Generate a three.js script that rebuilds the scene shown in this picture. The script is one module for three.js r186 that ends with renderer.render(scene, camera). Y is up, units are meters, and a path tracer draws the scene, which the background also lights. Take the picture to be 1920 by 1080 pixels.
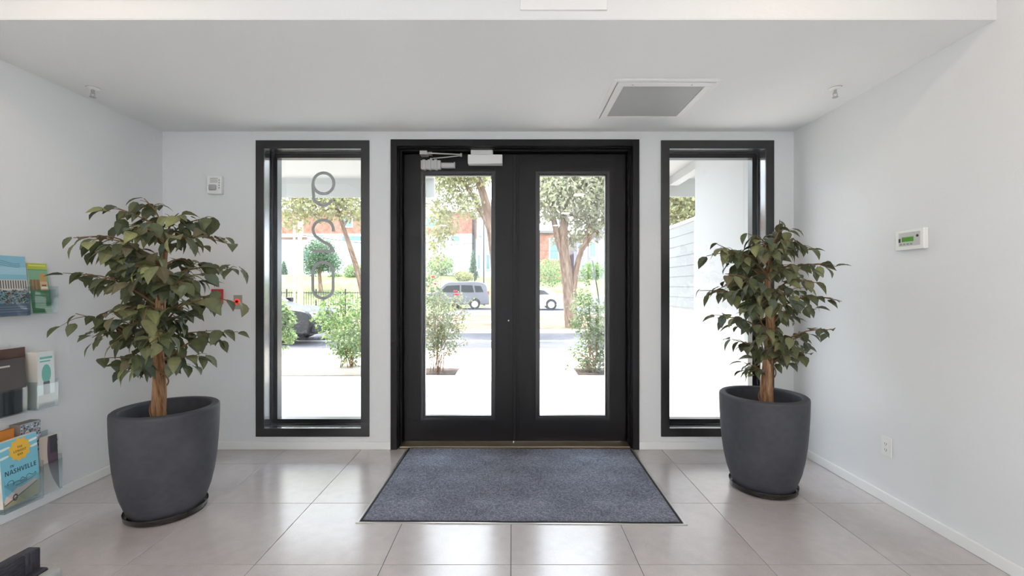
import * as THREE from 'three';
import { RoundedBoxGeometry } from 'three/addons/geometries/RoundedBoxGeometry.js';
import { mergeGeometries } from 'three/addons/utils/BufferGeometryUtils.js';
import { RectAreaLightUniformsLib } from 'three/addons/lights/RectAreaLightUniformsLib.js';

// ---------------------------------------------------------------- camera, sky, sun, exposure
const scene = new THREE.Scene();
const F = 845, CX = 960, CY = 538, EYE = 1.3;                 // focal length in pixels of the 1920 x 1080 frame
const camera = new THREE.PerspectiveCamera(2 * Math.atan(540 / F) * 180 / Math.PI, 1920 / 1080, 0.05, 300);
camera.position.set(0, EYE, 0);
camera.lookAt(0, EYE, -1);
camera.setViewOffset(1920, 1080, 0, 2, 1920, 1080);
const renderer = new THREE.WebGLRenderer({ antialias: true });
renderer.toneMapping = THREE.LinearToneMapping;
renderer.toneMappingExposure = 1.6;
renderer.shadowMap.enabled = true;
RectAreaLightUniformsLib.init();
scene.background = new THREE.Color().setRGB(3.6, 4.0, 4.5);  // bright hazy sky
const sun = new THREE.DirectionalLight(new THREE.Color().setRGB(1, 0.96, 0.9), 8);
sun.position.set(-14, 40, -22);
sun.target.position.set(0, 0, -12);
sun.castShadow = true;
Object.assign(sun.shadow.camera, { left: -30, right: 30, top: 45, bottom: -45, near: 1, far: 120 });
sun.shadow.radius = 3;
scene.add(sun, sun.target);
const LAMP = new THREE.Color().setRGB(1, 0.8, 0.58), LAMP_NITS = 44;

// ---------------------------------------------------------------- helpers
let seed = 20240;
const rnd = () => { seed = (seed + 0x6D2B79F5) | 0; let t = Math.imul(seed ^ (seed >>> 15), 1 | seed); t = (t + Math.imul(t ^ (t >>> 7), 61 | t)) ^ t; return ((t ^ (t >>> 14)) >>> 0) / 4294967296; };
const rr = (a, b) => a + (b - a) * rnd();
const pick = (a) => a[Math.floor(rnd() * a.length)];
const V = (x, y, z) => new THREE.Vector3(x, y, z);
const at = (px, py, d) => V((px - CX) / F * d, EYE - (py - CY) / F * d, -d);   // survey point: direction and distance measured from where the photographer stood
const used = new Map();
const numbered = (n) => { const k = used.get(n) ?? 0; used.set(n, k + 1); return k ? n + '_' + String(k).padStart(3, '0') : n; };
const rgb = (r, g, b) => new THREE.Color().setRGB(r / 255, g / 255, b / 255, THREE.SRGBColorSpace);
const std = (c, o = {}) => new THREE.MeshStandardMaterial({ color: o.map ? 0xffffff : c, roughness: 0.6, side: THREE.DoubleSide, ...o });
const phy = (c, o = {}) => new THREE.MeshPhysicalMaterial({ color: o.map ? 0xffffff : c, roughness: 0.6, side: THREE.DoubleSide, ...o });
function flat(list) {                                          // merge geometries with the same attributes
  const g = [].concat(list).map((q) => { const n = q.index ? q.toNonIndexed() : q.clone(); for (const k of Object.keys(n.attributes)) if (!['position', 'normal', 'uv', 'color'].includes(k)) n.deleteAttribute(k); return n; });
  return g.length === 1 ? g[0] : mergeGeometries(g, false);
}
function metres(g) {                                           // uv in metres from the dominant axis
  const p = g.attributes.position, n = g.attributes.normal, uv = new Float32Array(p.count * 2);
  for (let i = 0; i < p.count; i++) {
    const ax = Math.abs(n.getX(i)), ay = Math.abs(n.getY(i)), az = Math.abs(n.getZ(i));
    const [u, v] = ay >= ax && ay >= az ? [p.getX(i), p.getZ(i)] : ax >= az ? [p.getZ(i), p.getY(i)] : [p.getX(i), p.getY(i)];
    uv[i * 2] = u; uv[i * 2 + 1] = v;
  }
  return g.setAttribute('uv', new THREE.BufferAttribute(uv, 2));
}
function mesh(name, geos, mat, parent) {
  const m = new THREE.Mesh(Array.isArray(geos) ? flat(geos) : geos, mat);
  m.name = parent ? name : numbered(name);
  m.castShadow = m.receiveShadow = true;
  (parent ?? scene).add(m);
  return m;
}
function tag(o, label, category, group, kind) { o.userData = { label, category }; if (group) o.userData.group = group; if (kind) o.userData.kind = kind; return o; }
function thing(name, label, category, pos = [0, 0, 0], turn = 0, group) {
  const g = new THREE.Group(); g.name = numbered(name); g.position.set(...pos); g.rotation.y = turn; scene.add(g);
  return tag(g, label, category, group);
}
const struct = (o, label, category) => tag(o, label, category, undefined, 'structure');
const bx = (x0, x1, y0, y1, z0, z1) => new THREE.BoxGeometry(x1 - x0, y1 - y0, z1 - z0).translate((x0 + x1) / 2, (y0 + y1) / 2, (z0 + z1) / 2);
const rbx = (x0, x1, y0, y1, z0, z1, r = 0.004, s = 2) => new RoundedBoxGeometry(x1 - x0, y1 - y0, z1 - z0, s, r).translate((x0 + x1) / 2, (y0 + y1) / 2, (z0 + z1) / 2);
const cyl = (r0, r1, h, n = 20) => new THREE.CylinderGeometry(r0, r1, h, n);
const tube = (pts, r, seg = 12, rad = 6) => new THREE.TubeGeometry(new THREE.CatmullRomCurve3(pts), seg, r, rad, false);
const lathe = (pts, n = 64) => new THREE.LatheGeometry(pts.map(([r, y]) => new THREE.Vector2(r, y)), n);
function limb(pts, r0, r1, seg = 10, rad = 8) {                 // tapered tube
  const curve = new THREE.CatmullRomCurve3(pts), g = new THREE.TubeGeometry(curve, seg, 1, rad, false), p = g.attributes.position, c = V();
  for (let i = 0; i <= seg; i++) { curve.getPointAt(i / seg, c); const r = r0 + (r1 - r0) * i / seg; for (let j = 0; j <= rad; j++) { const k = i * (rad + 1) + j; p.setXYZ(k, c.x + (p.getX(k) - c.x) * r, c.y + (p.getY(k) - c.y) * r, c.z + (p.getZ(k) - c.z) * r); } }
  return g;
}
function frameShape(x0, x1, y0, y1, holes, depth) {             // slab in the xy plane with rectangular holes, z from 0 to -depth
  const s = new THREE.Shape([[x0, y0], [x1, y0], [x1, y1], [x0, y1]].map(([x, y]) => new THREE.Vector2(x, y)));
  for (const [a, b, c, d] of holes) s.holes.push(new THREE.Path([[a, c], [a, d], [b, d], [b, c]].map(([x, y]) => new THREE.Vector2(x, y))));
  return new THREE.ExtrudeGeometry(s, { depth, bevelEnabled: false }).translate(0, 0, -depth);
}
function noiseTex(n, base, amp, { cells = [4, 16, 64], weights = [0.4, 0.35, 0.25], srgb = true, repeat = 1, speck = 0 } = {}) {
  const data = new Uint8Array(n * n * 4), layers = cells.map((c) => { const a = new Float32Array(c * c); for (let i = 0; i < a.length; i++) a[i] = rnd() * 2 - 1; return a; });
  const sm = (t) => t * t * (3 - 2 * t);
  for (let y = 0; y < n; y++) for (let x = 0; x < n; x++) {
    let v = 0;
    layers.forEach((a, k) => { const c = cells[k], fx = x / n * c, fy = y / n * c, ix = Math.floor(fx), iy = Math.floor(fy), u = sm(fx - ix), w = sm(fy - iy), g = (i, j) => a[((iy + j) % c) * c + (ix + i) % c]; v += weights[k] * ((g(0, 0) * (1 - u) + g(1, 0) * u) * (1 - w) + (g(0, 1) * (1 - u) + g(1, 1) * u) * w); });
    v += speck * (rnd() * 2 - 1);
    const o = (y * n + x) * 4;
    for (let c = 0; c < 3; c++) data[o + c] = Math.max(0, Math.min(255, base[c] + amp * v));
    data[o + 3] = 255;
  }
  const t = new THREE.DataTexture(data, n, n); t.magFilter = THREE.LinearFilter; t.wrapS = t.wrapT = THREE.RepeatWrapping; t.repeat.set(repeat, repeat);
  if (srgb) t.colorSpace = THREE.SRGBColorSpace;
  t.needsUpdate = true;
  return t;
}
function print(w, h, draw) {                                    // flat print
  const c = document.createElement('canvas'); c.width = w; c.height = h; draw(c.getContext('2d'), w, h);
  const t = new THREE.CanvasTexture(c); t.colorSpace = THREE.SRGBColorSpace; return t;
}

// ---------------------------------------------------------------- materials
const plasterBump = noiseTex(256, [128, 128, 128], 110, { cells: [32, 64, 128], weights: [0.3, 0.4, 0.3], srgb: false, repeat: 2.2 });
const M = {
  wall: std(rgb(229, 230, 230), { roughness: 0.75, bumpMap: plasterBump, bumpScale: 0.0006 }),
  ceiling: std(rgb(238, 239, 239), { roughness: 0.9, bumpMap: plasterBump, bumpScale: 0.0006 }),
  white: std(rgb(238, 238, 236), { roughness: 0.4 }),
  whitePlastic: std(rgb(236, 236, 232), { roughness: 0.35 }),
  greyPlastic: std(rgb(150, 152, 152), { roughness: 0.4 }),
  darkPlastic: std(rgb(40, 42, 44), { roughness: 0.4 }),
  blackMetal: phy(rgb(18, 18, 21), { roughness: 0.34, clearcoat: 0.6, clearcoatRoughness: 0.22 }),
  jamb: phy(rgb(38, 40, 44), { roughness: 0.2, clearcoat: 1, clearcoatRoughness: 0.1, ior: 1.8 }),
  doorPaint: phy(rgb(17, 14, 17), { roughness: 0.42, bumpMap: plasterBump, bumpScale: 0.0003, clearcoat: 0, specularIntensity: 0.7 }),
  glass: phy(0xffffff, { transmission: 1, roughness: 0, thickness: 0, ior: 1.5 }),
  acrylic: phy(0xeef3f4, { transmission: 1, roughness: 0.03, thickness: 0, ior: 1.49 }),
  vinyl: std(rgb(184, 187, 187), { roughness: 0.8 }),
  steel: std(rgb(196, 194, 190), { roughness: 0.3, metalness: 0.85 }),
  silver: std(rgb(190, 190, 188), { roughness: 0.45, metalness: 0.25 }),
  threshold: std(rgb(168, 152, 130), { roughness: 0.35, metalness: 0.8 }),
  brass: std(rgb(206, 170, 96), { roughness: 0.3, metalness: 0.7 }),
  grout: std(rgb(46, 43, 42), { roughness: 0.9 }),
  planter: std(rgb(84, 85, 92), { roughness: 0.62, bumpMap: plasterBump, bumpScale: 0.0004, map: noiseTex(256, [66, 67, 74], 14, { cells: [5, 12, 60] }) }),
  saucer: std(rgb(38, 34, 33), { roughness: 0.25 }),
  soil: std(rgb(58, 44, 36), { roughness: 1, map: noiseTex(128, [58, 44, 36], 50, { cells: [8, 32, 64] }) }),
  bark: std(rgb(158, 118, 84), { roughness: 0.85, vertexColors: false, map: noiseTex(128, [150, 112, 80], 70, { cells: [6, 24, 64] }) }),
  twig: std(rgb(122, 92, 62), { roughness: 0.85 }),
  redPlastic: std(rgb(190, 30, 34), { roughness: 0.35 }),
  mat: std(rgb(62, 63, 68), { roughness: 1, map: noiseTex(512, [108, 112, 124], 60, { cells: [6, 90, 256], weights: [0.2, 0.35, 0.45], repeat: 1.4, speck: 0.35 }), bumpMap: noiseTex(256, [128, 128, 128], 120, { cells: [64, 128, 256], srgb: false, repeat: 4 }), bumpScale: 0.002 }),
  rubber: std(rgb(28, 28, 31), { roughness: 0.8 }),
  concrete: std(rgb(206, 204, 200), { roughness: 0.9, map: noiseTex(256, [206, 204, 200], 14, { cells: [4, 16, 128], repeat: 0.4 }) }),
  sidewalk: std(rgb(208, 202, 192), { roughness: 0.9, map: noiseTex(256, [188, 180, 168], 16, { cells: [4, 16, 128], repeat: 0.4 }) }),
  asphalt: std(rgb(112, 112, 116), { roughness: 0.95, map: noiseTex(256, [72, 72, 78], 16, { cells: [3, 20, 128], repeat: 0.3 }) }),
  roadPaint: std(rgb(228, 228, 224), { roughness: 0.8 }),
  verge: std(rgb(150, 124, 88), { roughness: 1, map: noiseTex(256, [100, 76, 56], 36, { cells: [5, 24, 128], repeat: 0.25 }) }),
  lawn: std(rgb(122, 136, 72), { roughness: 1, map: noiseTex(256, [96, 104, 64], 34, { cells: [5, 24, 128], repeat: 0.12 }) }),
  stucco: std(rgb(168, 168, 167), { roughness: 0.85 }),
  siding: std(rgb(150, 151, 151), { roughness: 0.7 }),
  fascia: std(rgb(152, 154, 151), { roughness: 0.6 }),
  brick: std(rgb(176, 122, 98), { roughness: 0.95, map: noiseTex(128, [144, 104, 88], 32, { cells: [8, 32, 64], repeat: 0.5 }) }),
  purpleHouse: std(rgb(146, 142, 156), { roughness: 0.9 }),
  windowGlass: std(rgb(90, 120, 128), { roughness: 0.1 }),
  roofGrey: std(rgb(110, 108, 108), { roughness: 0.9 }),
  trunk: std(rgb(116, 96, 80), { roughness: 1, map: noiseTex(128, [116, 96, 80], 60, { cells: [8, 32, 64] }) }),
  pole: std(rgb(178, 158, 138), { roughness: 0.9 }),
  leaves: phy(0xffffff, { roughness: 1, transmission: 0.45, thickness: 0, vertexColors: true }),
  ironwork: std(rgb(44, 46, 46), { roughness: 0.5 }),
};

// ---------------------------------------------------------------- room shell
const XL = -2.8, XR = 2.256, ZB = -3.61, ZF = 7.0, H = 2.545, HL = 3.05, ZK = -2.1, T = 0.25;
const WIN = { left: [-2.047, -1.141, 0.104, 2.471], right: [1.192, 2.094, 0.104, 2.471] };
const DOOR = [-0.97, 1.017, 0, 2.479];
const TRIM = 0.066, TRIMD = 0.052;
const floor = new THREE.Group(); floor.name = numbered('floor'); scene.add(floor);
struct(floor, 'warm grey square porcelain floor tiles with thin dark joints', 'floor');
mesh('grout_bed', metres(flat(bx(XL - T, XR + T, -0.12, -0.004, ZB - T, ZF + T))), M.grout, floor);
{
  const mats = [];
  for (let k = 0; k < 4; k++) mats.push(phy(rgb(144, 139, 137), { roughness: 0.3, map: noiseTex(256, [184 + k * 2, 176 + k * 2, 174 + k * 2], 12, { cells: [3, 14, 100] }), ior: 1.6, clearcoat: 1, clearcoatRoughness: 0.2 }));
  const xs = [XL]; for (let k = -4; k <= 3; k++) xs.push(k * 0.6 - 0.005); xs.push(XR);
  const zs = [ZB]; for (let z = -3.31; z < ZF - 0.05; z += 0.6) zs.push(z); zs.push(ZF);
  const cache = new Map(), gap = 0.003;
  for (let i = 0; i + 1 < xs.length; i++) for (let j = 0; j + 1 < zs.length; j++) {
    const w = xs[i + 1] - xs[i], d = zs[j + 1] - zs[j], key = w.toFixed(3) + ',' + d.toFixed(3);
    if (!cache.has(key)) cache.set(key, flat(new RoundedBoxGeometry(w - gap, 0.012, d - gap, 1, 0.0012)));
    const t = mesh('tile', cache.get(key), pick(mats), floor);
    t.position.set((xs[i] + xs[i + 1]) / 2, -0.006, (zs[j] + zs[j + 1]) / 2);
  }
}
const wallBack = mesh('wall_back', metres(frameShape(XL - T, XR + T, -0.12, 3.5, [[WIN.left[0] + 0.03, WIN.left[1] - 0.03, WIN.left[2] + 0.03, WIN.left[3] - 0.03], [WIN.right[0] + 0.03, WIN.right[1] - 0.03, WIN.right[2] + 0.03, WIN.right[3] - 0.03], [DOOR[0] + 0.03, DOOR[1] - 0.03, -0.004, DOOR[3] - 0.03]], T).translate(0, 0, ZB).toNonIndexed()), M.wall);
struct(wallBack, 'white painted entrance wall holding the double door and two tall windows', 'wall');
const OPEN = [2.2, 6.6, 0.05, 2.95];                          // storefront openings in the side walls of the lobby behind the photographer: z0, z1, y0, y1
const sideWall = (x0, x1) => [bx(x0, x1, -0.12, 3.5, ZB, OPEN[0]), bx(x0, x1, -0.12, 3.5, OPEN[1], ZF + T), bx(x0, x1, -0.12, OPEN[2], OPEN[0], OPEN[1]), bx(x0, x1, OPEN[3], 3.5, OPEN[0], OPEN[1])];
struct(mesh('wall_left', metres(flat(sideWall(XL - T, XL))), M.wall), 'white painted wall carrying the brochure holders', 'wall');
struct(mesh('wall_right', metres(flat(sideWall(XR, XR + T))), M.wall), 'white painted wall carrying the alarm keypad', 'wall');
struct(mesh('wall_front', metres(flat(bx(XL, XR, -0.12, 3.5, ZF, ZF + T))), M.wall), 'white painted wall at the far end of the lobby', 'wall');
function storefront(name, label, x) {                           // their daylight fills the lobby and reaches the entrance
  const g = new THREE.Group(); g.name = name; scene.add(g); struct(g, label, 'window');
  const [z0, z1, y0, y1] = OPEN, w = (z1 - z0) / 3;
  for (let k = 0; k < 3; k++) mesh('pane', bx(x - 0.002, x + 0.002, y0 + 0.04, y1 - 0.04, z0 + w * k + 0.02, z0 + w * (k + 1) - 0.02), M.glass, g);
  for (let k = 0; k <= 3; k++) mesh('mullion', bx(x - 0.04, x + 0.04, y0, y1, Math.max(z0, z0 + w * k - 0.025), Math.min(z1, z0 + w * k + 0.025)), M.blackMetal, g);
  mesh('sill', bx(x - 0.04, x + 0.04, y0, y0 + 0.05, z0, z1), M.blackMetal, g); mesh('head', bx(x - 0.04, x + 0.04, y1 - 0.05, y1, z0, z1), M.blackMetal, g);
}
storefront('window_3', 'wide black framed storefront window in the brochure wall of the lobby', XL - 0.14);
storefront('window_4', 'wide black framed storefront window in the keypad wall of the lobby', XR + 0.14);
struct(mesh('wall_bulkhead', metres(flat(bx(XL, XR, H + 0.004, 3.5, ZK, ZK + 0.002))), M.wall), 'white painted bulkhead face above the entrance ceiling', 'bulkhead');
struct(mesh('ceiling', metres(flat(bx(XL, XR, H, 3.5, ZB, ZK))), M.ceiling), 'lowered white ceiling over the entrance with a bulkhead edge', 'ceiling');
struct(mesh('ceiling', metres(flat(bx(XL, XR, HL, 3.5, ZK, ZF))), M.ceiling), 'higher white lobby ceiling beyond the bulkhead', 'ceiling');
const BB = 0.062;
struct(mesh('baseboard_left', rbx(XL, XL + 0.013, 0, BB, ZB, ZF, 0.004), M.white), 'slim white baseboard below the brochure holders', 'baseboard');
struct(mesh('baseboard_right', rbx(XR - 0.013, XR, 0, BB, ZB, ZF, 0.004), M.white), 'slim white baseboard below the alarm keypad', 'baseboard');
struct(mesh('baseboard_back', rbx(XL + 0.013, DOOR[0], 0, BB, ZB, ZB + 0.013, 0.004), M.white), 'slim white baseboard below the window with the number', 'baseboard');
struct(mesh('baseboard_back', rbx(DOOR[1], XR - 0.013, 0, BB, ZB, ZB + 0.013, 0.004), M.white), 'slim white baseboard below the window beside the white fence', 'baseboard');
struct(mesh('trim_1', rbx(0.037, 0.443, 2.585, 2.95, ZK - 0.005, ZK + 0.012, 0.004), M.white), 'small white access panel on the bulkhead face', 'panel');
struct(mesh('trim_2', rbx(-2.4, -1.03, 2.636, 2.95, ZK - 0.005, ZK + 0.012, 0.004), M.white), 'long white access panel on the bulkhead face', 'panel');

// ---------------------------------------------------------------- windows
function makeWindow(name, label, [x0, x1, y0, y1]) {
  const g = new THREE.Group(); g.name = name; scene.add(g); struct(g, label, 'window');
  const w = TRIM, i0 = x0 + w, i1 = x1 - w, j0 = y0 + w, j1 = y1 - w, zf = ZB + 0.012;
  mesh('casing', flat(frameShape(x0, x1, y0, y1, [[i0, i1, j0, j1]], 0.012).translate(0, 0, zf)), M.blackMetal, g);
  const z1 = ZB - 0.085, z2 = ZB - 0.13, z3 = ZB - 0.2;
  const ring = (e, za, zb, th = 0.03) => [bx(i0 - th, i0 + e, j0 - th, j1 + th, zb, za), bx(i1 - e, i1 + th, j0 - th, j1 + th, zb, za), bx(i0 + e, i1 - e, j1 - e, j1 + th, zb, za), bx(i0 + e, i1 - e, j0 - th, j0 + e, zb, za)];
  mesh('jamb_lining', flat(ring(0, ZB - 0.0005, z1)), M.jamb, g);
  mesh('glazing_bead', flat(ring(0.008, z1 - 0.006, z2)), M.jamb, g);
  mesh('sash_frame', flat(ring(0.034, z2, z3)), M.blackMetal, g);
  mesh('pane', bx(i0 + 0.03, i1 - 0.03, j0 + 0.03, j1 - 0.03, ZB - 0.168, ZB - 0.164), M.glass, g);
  return g;
}
const win1 = makeWindow('window_1', 'tall black framed window with the numerals 920 on its glass', WIN.left);
makeWindow('window_2', 'tall black framed window looking onto the white fence', WIN.right);
{ // vinyl numerals, read from outside as 9 2 0
  const D = 3.778, P = (px, py) => { const v = at(px, py, D); return [v.x, v.y]; }, hw = 0.0125;
  const ribbon = (pts, closed) => {
    const c = new THREE.CatmullRomCurve3(pts.map(([x, y]) => V(...P(x, y), 0)), closed, 'catmullrom', 0.5), n = 72, pos = [], q = c.getSpacedPoints(n);
    const side = q.map((p, i) => { const a = q[Math.max(0, i - 1)], b = q[Math.min(n, i + 1)], t = closed && (i === 0 || i === n) ? q[1].clone().sub(q[n - 1]) : b.clone().sub(a); t.normalize(); return V(-t.y, t.x, 0).multiplyScalar(hw); });
    for (let i = 0; i < n; i++) { const a = q[i].clone().add(side[i]), b = q[i].clone().sub(side[i]), d = q[i + 1].clone().add(side[i + 1]), e = q[i + 1].clone().sub(side[i + 1]); pos.push(...a, ...b, ...d, ...b, ...e, ...d); }
    const g = new THREE.BufferGeometry(); g.setAttribute('position', new THREE.Float32BufferAttribute(pos, 3)); g.computeVertexNormals(); return g.translate(0, 0, ZB - 0.1632);
  };
  const arc = (cx, cy, rx, ry, a0, a1, n = 12) => Array.from({ length: n + 1 }, (_, i) => { const a = (a0 + (a1 - a0) * i / n) * Math.PI / 180; return [cx + rx * Math.cos(a), cy + ry * Math.sin(a)]; });
  mesh('numeral_nine', flat([ribbon(arc(607, 344, 19.5, 19.5, 0, 345, 23), true), ribbon([[587.6, 343], [587, 352], [588.5, 366], ...arc(606.5, 365, 19, 20, 160, 30, 8)]).translate(0, 0, 0.0008)]), M.vinyl, win1);
  mesh('numeral_two', flat([ribbon([...arc(606.5, 431, 19, 18.5, 10, -180, 12), [591, 441], [603, 451], [617, 459], [624.5, 468], [626, 473]]), ribbon([[628, 471], [608, 471], [586, 471]]).translate(0, 0, 0.0008)]), M.vinyl, win1);
  mesh('numeral_zero', flat(ribbon([...arc(606, 511, 19, 19, 180, 360, 10), ...arc(606, 540, 19, 19, 0, 180, 10)], true)), M.vinyl, win1);
}

// ---------------------------------------------------------------- entrance door
const dc = (DOOR[0] + DOOR[1]) / 2;
{
  const fr = new THREE.Group(); fr.name = 'trim_3'; scene.add(fr); struct(fr, 'black painted steel frame around the double door', 'door frame');
  const [x0, x1, , y1] = DOOR, w = TRIMD, zf = ZB + 0.014;
  mesh('casing', [rbx(x0, x0 + w, 0, y1, ZB - 0.03, zf, 0.003), rbx(x1 - w, x1, 0, y1, ZB - 0.03, zf, 0.003), rbx(x0 + w, x1 - w, y1 - w, y1, ZB - 0.03, zf, 0.003)], M.doorPaint, fr);
  const step = (e, za, zb) => [bx(x0 + 0.02, x0 + w + e, 0, y1 - w - e, zb, za), bx(x1 - w - e, x1 - 0.02, 0, y1 - w - e, zb, za), bx(x0 + 0.02, x1 - 0.02, y1 - w - e, y1 - 0.02, zb, za)];
  mesh('jamb', flat([...step(0.004, ZB - 0.03, ZB - 0.075), ...step(0.016, ZB - 0.075, ZB - 0.125)]), M.doorPaint, fr);
  mesh('stop', flat(step(0.034, ZB - 0.182, T * -1 + ZB)), M.doorPaint, fr);
  const th = struct(mesh('trim_4', rbx(dc - 0.93, dc + 0.93, 0, 0.014, ZB - 0.2, ZB - 0.02, 0.004), M.threshold), 'bronze metal threshold strip under the double door', 'threshold');
}
const ZD = ZB - 0.132;                                         // inner face of the leaves
function leaf(name, label, x0, x1, gx0, gx1) {
  const g = new THREE.Group(); g.name = name; scene.add(g); struct(g, label, 'door');
  const y0 = 0.02, y1 = 2.4, gy0 = 0.229, gy1 = 2.225, m = 0.034;
  mesh('door_panel', flat(frameShape(x0, x1, y0, y1, [[gx0 - m, gx1 + m, gy0 - m, gy1 + m]], 0.045).translate(0, 0, ZD)), M.doorPaint, g);
  mesh('glazing_bead', [flat(frameShape(gx0 - m, gx1 + m, gy0 - m, gy1 + m, [[gx0 - 0.012, gx1 + 0.012, gy0 - 0.012, gy1 + 0.012]], 0.057).translate(0, 0, ZD + 0.006)), flat(frameShape(gx0 - 0.014, gx1 + 0.014, gy0 - 0.014, gy1 + 0.014, [[gx0, gx1, gy0, gy1]], 0.03).translate(0, 0, ZD - 0.008))], M.blackMetal, g);
  mesh('pane', bx(gx0 - 0.008, gx1 + 0.008, gy0 - 0.008, gy1 + 0.008, ZD - 0.025, ZD - 0.02), M.glass, g);
  return g;
}
const d1 = leaf('door_1', 'black glazed door leaf carrying the closer and lock plate', dc - 0.92, dc - 0.012, -0.721, -0.173);
const d2 = leaf('door_2', 'black glazed door leaf without hardware beside the white sensor', dc - 0.008, dc + 0.92, 0.231, 0.775);
mesh('astragal', [rbx(dc - 0.016, dc + 0.012, 0.025, 2.395, ZD, ZD + 0.012, 0.003), rbx(dc + 0.022, dc + 0.034, 0.025, 2.395, ZD - 0.002, ZD + 0.006, 0.002)], M.doorPaint, d2);
{
  const a = at(933, 580, 3.74), b = at(953, 677, 3.74);
  mesh('lock_plate', rbx(a.x, b.x, b.y, a.y, ZD - 0.001, ZD + 0.003, 0.001), M.doorPaint, d1);
  const k = at(955, 601, 3.74);
  const c = mesh('lock_cylinder', cyl(0.006, 0.006, 0.01, 14).rotateX(Math.PI / 2), M.steel, d1); c.position.set(k.x - 0.006, k.y, ZD + 0.005);
  const h0 = at(921.5, 520, 3.8), h1 = at(921.5, 580, 3.8);
  mesh('pull_handle', [tube([V(h0.x - 0.001, h0.y, ZD - 0.105), V(h0.x - 0.001, h1.y, ZD - 0.105)], 0.009, 2, 10), tube([V(h0.x, h0.y - 0.02, ZD - 0.105), V(h0.x + 0.02, h0.y - 0.02, ZD - 0.045)], 0.006, 2, 8), tube([V(h0.x, h1.y + 0.02, ZD - 0.105), V(h0.x + 0.02, h1.y + 0.02, ZD - 0.045)], 0.006, 2, 8)], M.brass, d1).userData = { label: 'brass pull handle on the outside' };
}
{ // door closer
  const D = 3.72, g = thing('door_closer', 'silver overhead door closer above the glass of the door leaf', 'door closer', [0, 0, 0]);
  const p = (x, y, z = 0.02) => { const v = at(x, y, D); return V(v.x, v.y, ZD + z); };
  const a = p(790, 302), b = p(827, 318);
  mesh('body', [rbx(a.x, b.x, b.y, a.y, ZD, ZD + 0.05, 0.004), ...[796, 806, 818].map((x, i) => { const q = p(x, 310); return rbx(q.x - 0.012, q.x + 0.012, q.y - 0.04, q.y + 0.04, ZD, ZD + 0.056 + i * 0.002, 0.004); })], M.silver, g);
  const c = p(827, 305.5), d = p(853, 315.5);
  mesh('cylinder', [rbx(c.x - 0.005, d.x, d.y, c.y, ZD, ZD + 0.045, 0.012, 3), rbx(d.x - 0.006, d.x + 0.004, d.y - 0.002, c.y + 0.002, ZD, ZD + 0.048, 0.004)], M.silver, g);
  const e = p(790, 287), f = p(804, 294.5);
  mesh('frame_bracket', [rbx(e.x, f.x, f.y, e.y, ZD + 0.01, ZD + 0.1, 0.006), rbx(f.x - 0.02, f.x + 0.03, f.y + 0.012, e.y + 0.004, ZD + 0.0, ZD + 0.05, 0.004)], M.silver, g);
  mesh('arm', [limb([p(803, 291.5, 0.09), p(834, 292.5, 0.085), p(866, 293.5, 0.08)], 0.006, 0.005, 6, 8), cyl(0.009, 0.009, 0.026, 12).translate(...p(866, 294.5, 0.08))], M.silver, g);
  mesh('forearm', [limb([p(867, 295.5, 0.08), p(835, 297.5, 0.06), p(812, 298.5, 0.045)], 0.0045, 0.0045, 6, 8), cyl(0.011, 0.011, 0.03, 12).translate(...p(809, 301, 0.035))], M.silver, g);
}
{ // presence sensor on the door head
  const g = thing('door_sensor', 'white box shaped motion sensor above the double door', 'sensor'), D = 3.66;
  const p = (x, y) => at(x, y, D), a = p(877, 289.5), b = p(942, 306.5), c = p(882, 279), d = p(924, 292);
  mesh('body', rbx(a.x, b.x, b.y, a.y, ZD, ZD + 0.085, 0.006, 3), M.whitePlastic, g);
  mesh('upper_housing', rbx(c.x, d.x, d.y, c.y, ZD + 0.0, ZD + 0.06, 0.006, 3), M.whitePlastic, g);
}

// ---------------------------------------------------------------- door mat
{
  const g = thing('door_mat', 'large charcoal walk-off mat in front of the double door', 'mat', [0.055, 0, -3.045], -0.012);
  mesh('pile', metres(flat(rbx(-0.875, 0.875, 0.001, 0.011, -0.555, 0.555, 0.004))), M.mat, g);
  mesh('rubber_edge', [rbx(-0.89, 0.89, 0, 0.006, 0.55, 0.566, 0.002), rbx(-0.89, 0.89, 0, 0.006, -0.566, -0.55, 0.002), rbx(-0.89, -0.872, 0, 0.006, -0.555, 0.555, 0.002), rbx(0.872, 0.89, 0, 0.006, -0.555, 0.555, 0.002)], M.rubber, g);
  mesh('metal_edging', [rbx(-0.91, 0.91, 0, 0.005, 0.568, 0.578, 0.001), rbx(-0.904, -0.893, 0, 0.005, -0.555, 0.572, 0.001), rbx(0.893, 0.904, 0, 0.005, -0.555, 0.572, 0.001)], M.steel, g);
}

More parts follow.
